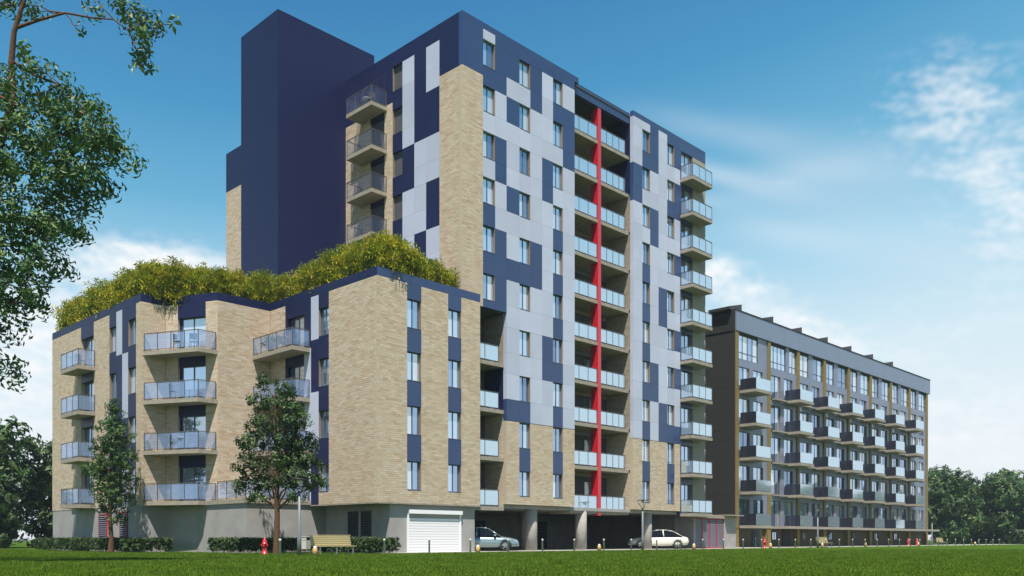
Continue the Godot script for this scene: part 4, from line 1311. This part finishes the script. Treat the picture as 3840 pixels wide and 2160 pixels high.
func build_balcony_furniture() -> void:
	# metal chair: seat, backrest, four legs
	var t := thing("balcony_chair", "dark metal chair on the top balcony of the slanting recess", "chair", uv3(-5.2, 12.3, 11.98), 0.6, "dark metal chairs on the balconies")
	t.set_meta("base_name", "balcony_chair")
	var st := start()
	add_box(st, Vector3(-0.22, 0.43, -0.22), Vector3(0.22, 0.46, 0.22))
	part("seat", done(st), M.frame_dark, t)
	st = start()
	add_box(st, Vector3(-0.22, 0.55, -0.235), Vector3(0.22, 0.9, -0.21))
	part("backrest", done(st), M.frame_dark, t)
	for x in [-0.2, 0.2]:
		for z in [-0.2, 0.2]:
			st = start()
			add_bar(st, Vector3(x, 0.0, z), Vector3(x, 0.43 if z > 0 else 0.9, z - (0.0 if z > 0 else 0.03)), 0.03, 0.03)
			part("leg", done(st), M.frame_dark, t)
	for a in [[-4.6, 11.6, 11.98, 2.5, "second dark chair on the top balcony of the slanting recess"], [-5.3, 12.6, 9.05, 0.5, "dark metal chair on the second-highest balcony of the slanting recess"], [-5.3, 12.6, 6.04, 0.9, "dark metal chair on the third-highest balcony of the slanting recess"], [-4.7, 11.7, 6.04, 2.9, "second dark chair on the third-highest balcony of the slanting recess"], [-0.75, 8.2, 11.98, 0.2, "dark metal chair on the court balcony under the blue door head"], [-0.7, 7.2, 11.98, 3.0, "second dark chair on the court balcony under the blue door head"], [6.1, 9.6, 28.98, 0.4, "dark metal chair on the tower's topmost garden-side balcony"], [6.05, 8.6, 28.98, 2.8, "second dark chair on the tower's topmost garden-side balcony"], [-7.2, 22.2, 11.98, 0.3, "dark metal chair on the long side's top balcony"], [30.9, 0.0, 8.88, 0.5, "dark metal chair on the tower's end balcony above the brick base"], [31.0, 0.0, 11.8, 2.5, "dark metal chair on the tower's end balcony two above the brick"]]:
		dup(t, uv3(a[0], a[1], a[2]), a[3], a[4])
	# round tables
	t = thing("balcony_table", "small round white table on the third-highest balcony of the slanting recess", "table", uv3(-5.0, 12.1, 6.04), 0.0, "small round balcony tables")
	t.set_meta("base_name", "balcony_table")
	st = start()
	add_lathe(st, Vector3.ZERO, [[0.0, 0.7], [0.35, 0.7], [0.35, 0.73], [0.0, 0.73]], 18)
	part("table_top", done(st), M.white, t)
	st = start()
	add_lathe(st, Vector3.ZERO, [[0.0, 0.0], [0.2, 0.0], [0.2, 0.03], [0.03, 0.04], [0.03, 0.699], [0.0, 0.699]], 12)
	part("stand", done(st), M.steel, t)
	dup(t, uv3(6.1, 9.1, 28.98), 0.0, "small round white table on the tower's topmost garden-side balcony")
	dup(t, uv3(-0.75, 7.7, 11.98), 0.0, "small round white table on the court balcony")
	# potted palm
	t = thing("potted_plant", "potted palm-like plant standing on the court balcony by the brick wall", "plant", uv3(-0.7, 9.6, 11.98))
	st = start()
	add_lathe(st, Vector3.ZERO, [[0.0, 0.0], [0.13, 0.0], [0.18, 0.34], [0.16, 0.34], [0.15, 0.3], [0.0, 0.3]], 14)
	part("pot", done(st), M.concrete, t)
	add_crown(t, crown_mesh([[Vector3(0, 0.75, 0), Vector3(0.3, 0.3, 0.3), 26]], spray_mesh(44, 6, 0.5, 0.07, 0.2, 0.2), GREEN_MID, 0.7, 1.0, 45), "foliage")

# ------------------------------------------------------------------ cars
func build_car(called: String, label: String, at: Vector3, turn: float, paint: Material) -> void:
	var t := thing(called, label, "car", at, turn, "cars parked in the carport")
	# length runs along X, nose at +X
	var sect := [ # x, bottom, top, half width
		[-2.28, 0.5, 0.72, 0.66], [-2.2, 0.34, 0.86, 0.78], [-1.95, 0.27, 0.93, 0.85], [-1.5, 0.24, 0.96, 0.89], [-0.8, 0.22, 0.95, 0.9], [0.0, 0.21, 0.93, 0.9], [0.8, 0.22, 0.91, 0.9], [1.2, 0.23, 0.89, 0.89], [1.7, 0.25, 0.83, 0.86], [2.05, 0.27, 0.75, 0.8], [2.22, 0.32, 0.66, 0.7], [2.3, 0.42, 0.56, 0.58]]
	var st := start()
	st.set_smooth_group(1)
	var rings := []
	for s in sect:
		var ring := []
		var h: float = s[2] - s[1]
		for q in [[0.82, 0.0], [0.96, 0.08], [1.0, 0.3], [0.99, 0.6], [0.95, 0.82], [0.84, 0.95], [0.5, 1.02], [0.0, 1.05], [-0.5, 1.02], [-0.84, 0.95], [-0.95, 0.82], [-0.99, 0.6], [-1.0, 0.3], [-0.96, 0.08], [-0.82, 0.0]]:
			ring.append(Vector3(s[0], s[1] + h * q[1], s[3] * q[0]))
		rings.append(ring)
	var m: int = rings[0].size()
	for i in rings.size() - 1:
		for k in m:
			var n := (k + 1) % m
			quad(st, rings[i][k], rings[i + 1][k], rings[i + 1][n], rings[i][n])
	for k in range(1, m - 1):
		tri(st, rings[0][0], rings[0][k], rings[0][k + 1])
		tri(st, rings[-1][0], rings[-1][k + 1], rings[-1][k])
	part("body", done(st), paint, t)
	# cabin glass and roof
	var cab := [[-1.75, 0.93, 0.95, 0.74], [-1.1, 0.92, 1.32, 0.62], [-0.6, 0.92, 1.42, 0.6], [0.0, 0.9, 1.44, 0.6], [0.4, 0.9, 1.38, 0.6], [1.15, 0.88, 0.9, 0.72]]
	st = start()
	var roof := start()
	roof.set_smooth_group(1)
	for i in cab.size() - 1:
		var a: Array = cab[i]
		var b: Array = cab[i + 1]
		var wa := 0.83
		for sgn in [1.0, -1.0]:
			var p := [Vector3(a[0], a[1], wa * sgn), Vector3(b[0], b[1], wa * sgn), Vector3(b[0], b[2], b[3] * sgn), Vector3(a[0], a[2], a[3] * sgn)]
			if sgn < 0: p.reverse()
			quad(st, p[0], p[1], p[2], p[3])
		var top := [Vector3(a[0], a[2], a[3]), Vector3(b[0], b[2], b[3]), Vector3(b[0], b[2], -b[3]), Vector3(a[0], a[2], -a[3])]
		if i == 0 or i == 4: quad(st, top[0], top[1], top[2], top[3])
		else: quad(roof, top[0], top[1], top[2], top[3])
	part("windows", done(st), M.car_glass, t)
	for sgn in [1.0, -1.0]:
		for i in range(0, 5):
			add_bar(roof, Vector3(cab[i][0], cab[i][2] + 0.005, cab[i][3] * sgn), Vector3(cab[i + 1][0], cab[i + 1][2] + 0.005, cab[i + 1][3] * sgn), 0.06, 0.05)
		add_bar(roof, Vector3(-0.35, 0.92, 0.83 * sgn), Vector3(-0.3, 1.42, 0.61 * sgn), 0.03, 0.08)
	part("roof", done(roof), paint, t)
	for x in [-1.38, 1.42]:
		for sgn in [1.0, -1.0]:
			var c := Vector3(x, 0.33, 0.78 * sgn)
			var ws := start()
			ws.set_smooth_group(2)
			var prof := [[0.21, -0.1], [0.31, -0.1], [0.335, -0.06], [0.335, 0.1], [0.31, 0.125], [0.22, 0.125], [0.21, 0.06], [0.21, -0.1]]
			for i in prof.size() - 1:
				for k in 20:
					var a := TAU * k / 20
					var b := TAU * (k + 1) / 20
					var f := func(ang: float, q: Array) -> Vector3: return c + Vector3(cos(ang) * q[0], sin(ang) * q[0], q[1] * sgn)
					if sgn > 0: quad(ws, f.call(a, prof[i]), f.call(a, prof[i + 1]), f.call(b, prof[i + 1]), f.call(b, prof[i]))
					else: quad(ws, f.call(b, prof[i]), f.call(b, prof[i + 1]), f.call(a, prof[i + 1]), f.call(a, prof[i]))
			var w := part("wheel", done(ws), M.tyre, t)
			ws = start()
			for k in 5:
				var a := TAU * k / 5 + 0.3
				add_bar(ws, c + Vector3(0, 0, 0.1 * sgn), c + Vector3(cos(a) * 0.21, sin(a) * 0.21, 0.1 * sgn), 0.07, 0.05)
			add_tube(ws, [c + Vector3(0, 0, 0.05 * sgn), c + Vector3(0, 0, 0.13 * sgn)], [0.06, 0.05], 10)
			part("rim", done(ws), M.chrome, w)
			ws = start()
			add_tube(ws, [c + Vector3(0, 0, 0.02 * sgn), c + Vector3(0, 0, 0.135 * sgn)], [0.4, 0.4], 22, false)
			part("wheel_arch", done(ws), M.tyre, t)
	for sgn in [1.0, -1.0]:
		st = start()
		add_box(st, Vector3(1.86, 0.56, 0.6 * sgn - 0.15), Vector3(2.16, 0.7, 0.6 * sgn + 0.17))
		part("headlight", done(st), M.headlight, t)
		st = start()
		add_box(st, Vector3(-2.24, 0.62, 0.62 * sgn - 0.12), Vector3(-2.05, 0.78, 0.62 * sgn + 0.14))
		part("taillight", done(st), M.tail, t)
		st = start()
		add_box(st, Vector3(0.72, 0.93, 0.9 * sgn - 0.09), Vector3(0.86, 1.04, 0.9 * sgn + 0.09))
		part("mirror", done(st), paint, t)
	st = start()
	add_box(st, Vector3(2.1, 0.3, -0.62), Vector3(2.3, 0.4, 0.62))
	part("bumper", done(st), M.chrome, t)

# ------------------------------------------------------------------ ground
func build_ground() -> void:
	var st := start()
	quad(st, Vector3(-700, 0, 700), Vector3(700, 0, 700), Vector3(700, 0, -700), Vector3(-700, 0, -700))
	structure("ground", done(st), M.lawn)
	st = start()
	prism(st, [Vector2(-0.4, -1.2), Vector2(120, -1.2), Vector2(120, 3.25), Vector2(33.6, 3.25), Vector2(33.6, 12.6), Vector2(7.5, 12.6), Vector2(7.5, 0.3), Vector2(1.0, 0.3), Vector2(-0.4, 0.3)], -0.05, 0.035)
	structure("pavement", done(st), M.paving)

# ------------------------------------------------------------------ sky
func sky_at(stops: Array, el: float) -> Color:
	for k in range(stops.size() - 2, -1, -1):
		if el >= stops[k][0]:
			return stops[k][1].lerp(stops[k + 1][1], (el - stops[k][0]) / (stops[k + 1][0] - stops[k][0]))
	return stops[0][1]

func build_sky() -> Sky:
	var W := 2048
	var Hh := 1024
	var data := PackedFloat32Array()
	data.resize(W * Hh * 3)
	var wisp := FastNoiseLite.new()
	wisp.seed = 4
	wisp.noise_type = FastNoiseLite.TYPE_SIMPLEX_SMOOTH
	wisp.frequency = 1.0
	wisp.fractal_octaves = 5
	wisp.fractal_gain = 0.55
	wisp.domain_warp_enabled = true
	wisp.domain_warp_amplitude = 0.35
	wisp.domain_warp_frequency = 0.8
	var broad := FastNoiseLite.new()
	broad.seed = 15
	broad.frequency = 0.55
	broad.fractal_octaves = 3
	# elevation in degrees -> colour (sRGB)
	var stops := [[0.0, c8(244, 247, 250)], [5.0, c8(232, 242, 248)], [10.0, c8(212, 234, 245)], [15.0, c8(166, 211, 235)], [20.0, c8(108, 177, 214)], [25.0, c8(76, 151, 198)], [31.0, c8(62, 128, 181)], [45.0, c8(48, 104, 164)], [90.0, c8(38, 84, 146)]]
	for s in stops: s[1] = s[1].srgb_to_linear()
	# cloud banks seen in the picture: azimuth offset from the view axis, elevation, half sizes, weight
	var banks := [[26.0, 24.5, 4.2, 2.4, 0.52], [27.5, 21.0, 3.6, 3.0, 0.42], [30.0, 18.0, 2.6, 4.0, 0.38], [27.0, 14.0, 5.0, 4.0, 0.3], [17.5, 21.0, 2.5, 0.7, 0.22], [12.8, 16.6, 1.8, 1.1, 0.85], [14.6, 15.0, 2.2, 1.3, 0.85], [17.0, 13.2, 2.6, 1.3, 0.75], [20.0, 11.2, 3.6, 1.5, 0.6], [-22.0, 16.3, 4.5, 1.3, 1.0], [-19.0, 15.4, 4.0, 1.0, 0.9], [-27.0, 13.0, 5.0, 3.0, 0.6], [-29.5, 8.0, 4.0, 5.0, 0.7], [27.0, 6.0, 8.0, 4.0, 0.6]]
	for y in Hh:
		var el := 90.0 - 180.0 * (y + 0.5) / Hh
		var base: Color = stops[0][1]
		if el > 0:
			for k in stops.size() - 1:
				if el >= stops[k][0]:
					base = stops[k][1].lerp(stops[k + 1][1], (el - stops[k][0]) / (stops[k + 1][0] - stops[k][0]))
		else:
			base = stops[0][1].lerp(Color(0.12, 0.14, 0.09), clampf(-el / 4.0, 0, 1))
		var ce := cos(deg_to_rad(el))
		var se := sin(deg_to_rad(maxf(el, 1.0)))
		for x in W:
			var hz := clampf(cos(deg_to_rad((x + 0.5) / W * 360.0 - 112.0)), 0.0, 1.0)
			var c := base if el <= 0 else sky_at(stops, el * (1.0 - 0.3 * hz * hz))
			if el > 0.5:
				var az := (x + 0.5) / W * 360.0     # from -Z towards +X
				var off := az - 45.96
				if off < -180.0: off += 360.0
				if off > 180.0: off -= 360.0
				var ra := deg_to_rad(az)
				var inv := 1.0 / (se + 0.12)
				var px := sin(ra) * ce * inv
				var pz := -cos(ra) * ce * inv
				var n := wisp.get_noise_2d(px * 1.1 + pz * 0.35, pz * 2.3 - px * 0.5) * 0.5 + 0.5
				var w := clampf(broad.get_noise_2d(px * 0.8, pz * 0.8) * 0.9 - 0.1, 0.0, 0.4)
				if absf(off) < 42.0 and el < 34.0:
					w *= 0.12
					for b in banks:
						var dx: float = (off - b[0]) / b[2]
						var dy: float = (el - b[1]) / b[3]
						var q := dx * dx + dy * dy
						if q < 6.0: w += b[4] * exp(-q)
				if absf(off) < 42.0 and el < 34.0:
					# thin veils: start azimuth, elevation there, fall per degree, length, thickness, strength
					for b in [[13.0, 22.0, 0.3, 7.0, 0.55, 0.34], [13.0, 24.3, 0.27, 9.0, 0.8, 0.2], [19.0, 21.6, 0.12, 5.0, 0.7, 0.18], [18.0, 18.2, 0.2, 9.0, 0.9, 0.22], [12.0, 20.6, 0.1, 4.0, 0.4, 0.16]]:
						var along: float = (off - b[0]) / b[3]
						var across: float = (el - b[1] + b[2] * (off - b[0])) / (b[4] * (1.0 + maxf(0.0, along)))
						if along > -0.8 and across * across < 6.0:
							var veil: float = b[5] * exp(-across * across - along * along * (4.0 if along < 0 else 1.0)) * (0.65 + 0.7 * n)
							c = c.lerp(Color(0.97, 0.985, 1.0), clampf(veil, 0.0, 0.8))
				if w > 0.01:
					var f := wisp.get_noise_2d(off * 0.2 + 40.0, el * 0.8 + off * 0.13) * 0.5 + 0.5
					var g := wisp.get_noise_2d(off * 0.85 - 11.0, el * 2.6 + off * 0.35) * 0.5 + 0.5
					var d := f * 0.42 + g * 0.42 + n * 0.16
					var a := clampf((d - (0.62 - 0.42 * w)) * 2.6, 0.0, 1.0) * minf(1.0, w * 1.5)
					c = c.lerp(Color(0.97, 0.985, 1.0), minf(a, 0.97))
			var i := (y * W + x) * 3
			data[i] = c.r
			data[i + 1] = c.g
			data[i + 2] = c.b
	var img := Image.create_from_data(W, Hh, false, Image.FORMAT_RGBF, data.to_byte_array())
	var m := PanoramaSkyMaterial.new()
	m.panorama = ImageTexture.create_from_image(img)
	var s := Sky.new()
	s.sky_material = m
	return s

func _ready() -> void:
	rng.seed = 2024
	var cam := Camera3D.new()
	cam.name = "camera"
	add_child(cam)
	cam.position = CAM
	cam.look_at(CAM + Vector3(0.71875, 0, -0.69527))
	cam.near = 0.1
	cam.far = 3000.0
	cam.set_frustum(0.1 * 2160.0 / 3310.17, Vector2(0, 0.1 * 943.0 / 3310.17), 0.1, 3000.0)
	cam.current = true
	var env := Environment.new()
	env.background_mode = Environment.BG_SKY
	env.sky = build_sky()
	env.background_energy_multiplier = 0.64
	env.tonemap_mode = Environment.TONE_MAPPER_LINEAR
	env.tonemap_exposure = 1.6
	env.sdfgi_enabled = true
	env.ssao_enabled = true
	env.ssil_enabled = true
	var we := WorldEnvironment.new()
	we.name = "environment"
	env.fog_enabled = true
	env.fog_density = 0.00028
	env.fog_light_color = Color(0.78, 0.86, 0.93)
	we.environment = env
	add_child(we)
	var sun := DirectionalLight3D.new()
	sun.name = "sun"
	add_child(sun)
	sun.light_energy = 1.6
	sun.light_color = Color(1.0, 0.965, 0.91)
	sun.light_angular_distance = 0.5
	sun.shadow_enabled = true
	sun.look_at_from_position(Vector3.ZERO, Vector3(0.33, -1.0, -0.33))
	make_materials()
	build_ground()
	build_tower()
	build_low_block()
	build_long_block()
	build_store()
	build_woods()
	build_big_tree()
	build_street_trees()
	build_roof_shrubs()
	build_hedges()
	build_lamps()
	build_bollards()
	build_benches()
	build_hydrants()
	build_balcony_furniture()
	var turn := atan2(-0.7188, 0.695)
	build_car("silver_car", "silver saloon car with its nose showing past the garage wall", uv3(9.0, 1.3, 0.035), turn + 0.1, M.paint_silver)
	build_car("cream_car", "cream saloon car parked behind the carport column and lamp", uv3(27.95, 1.25, 0.035), turn + PI - 0.05, M.paint_cream)
	build_grass()
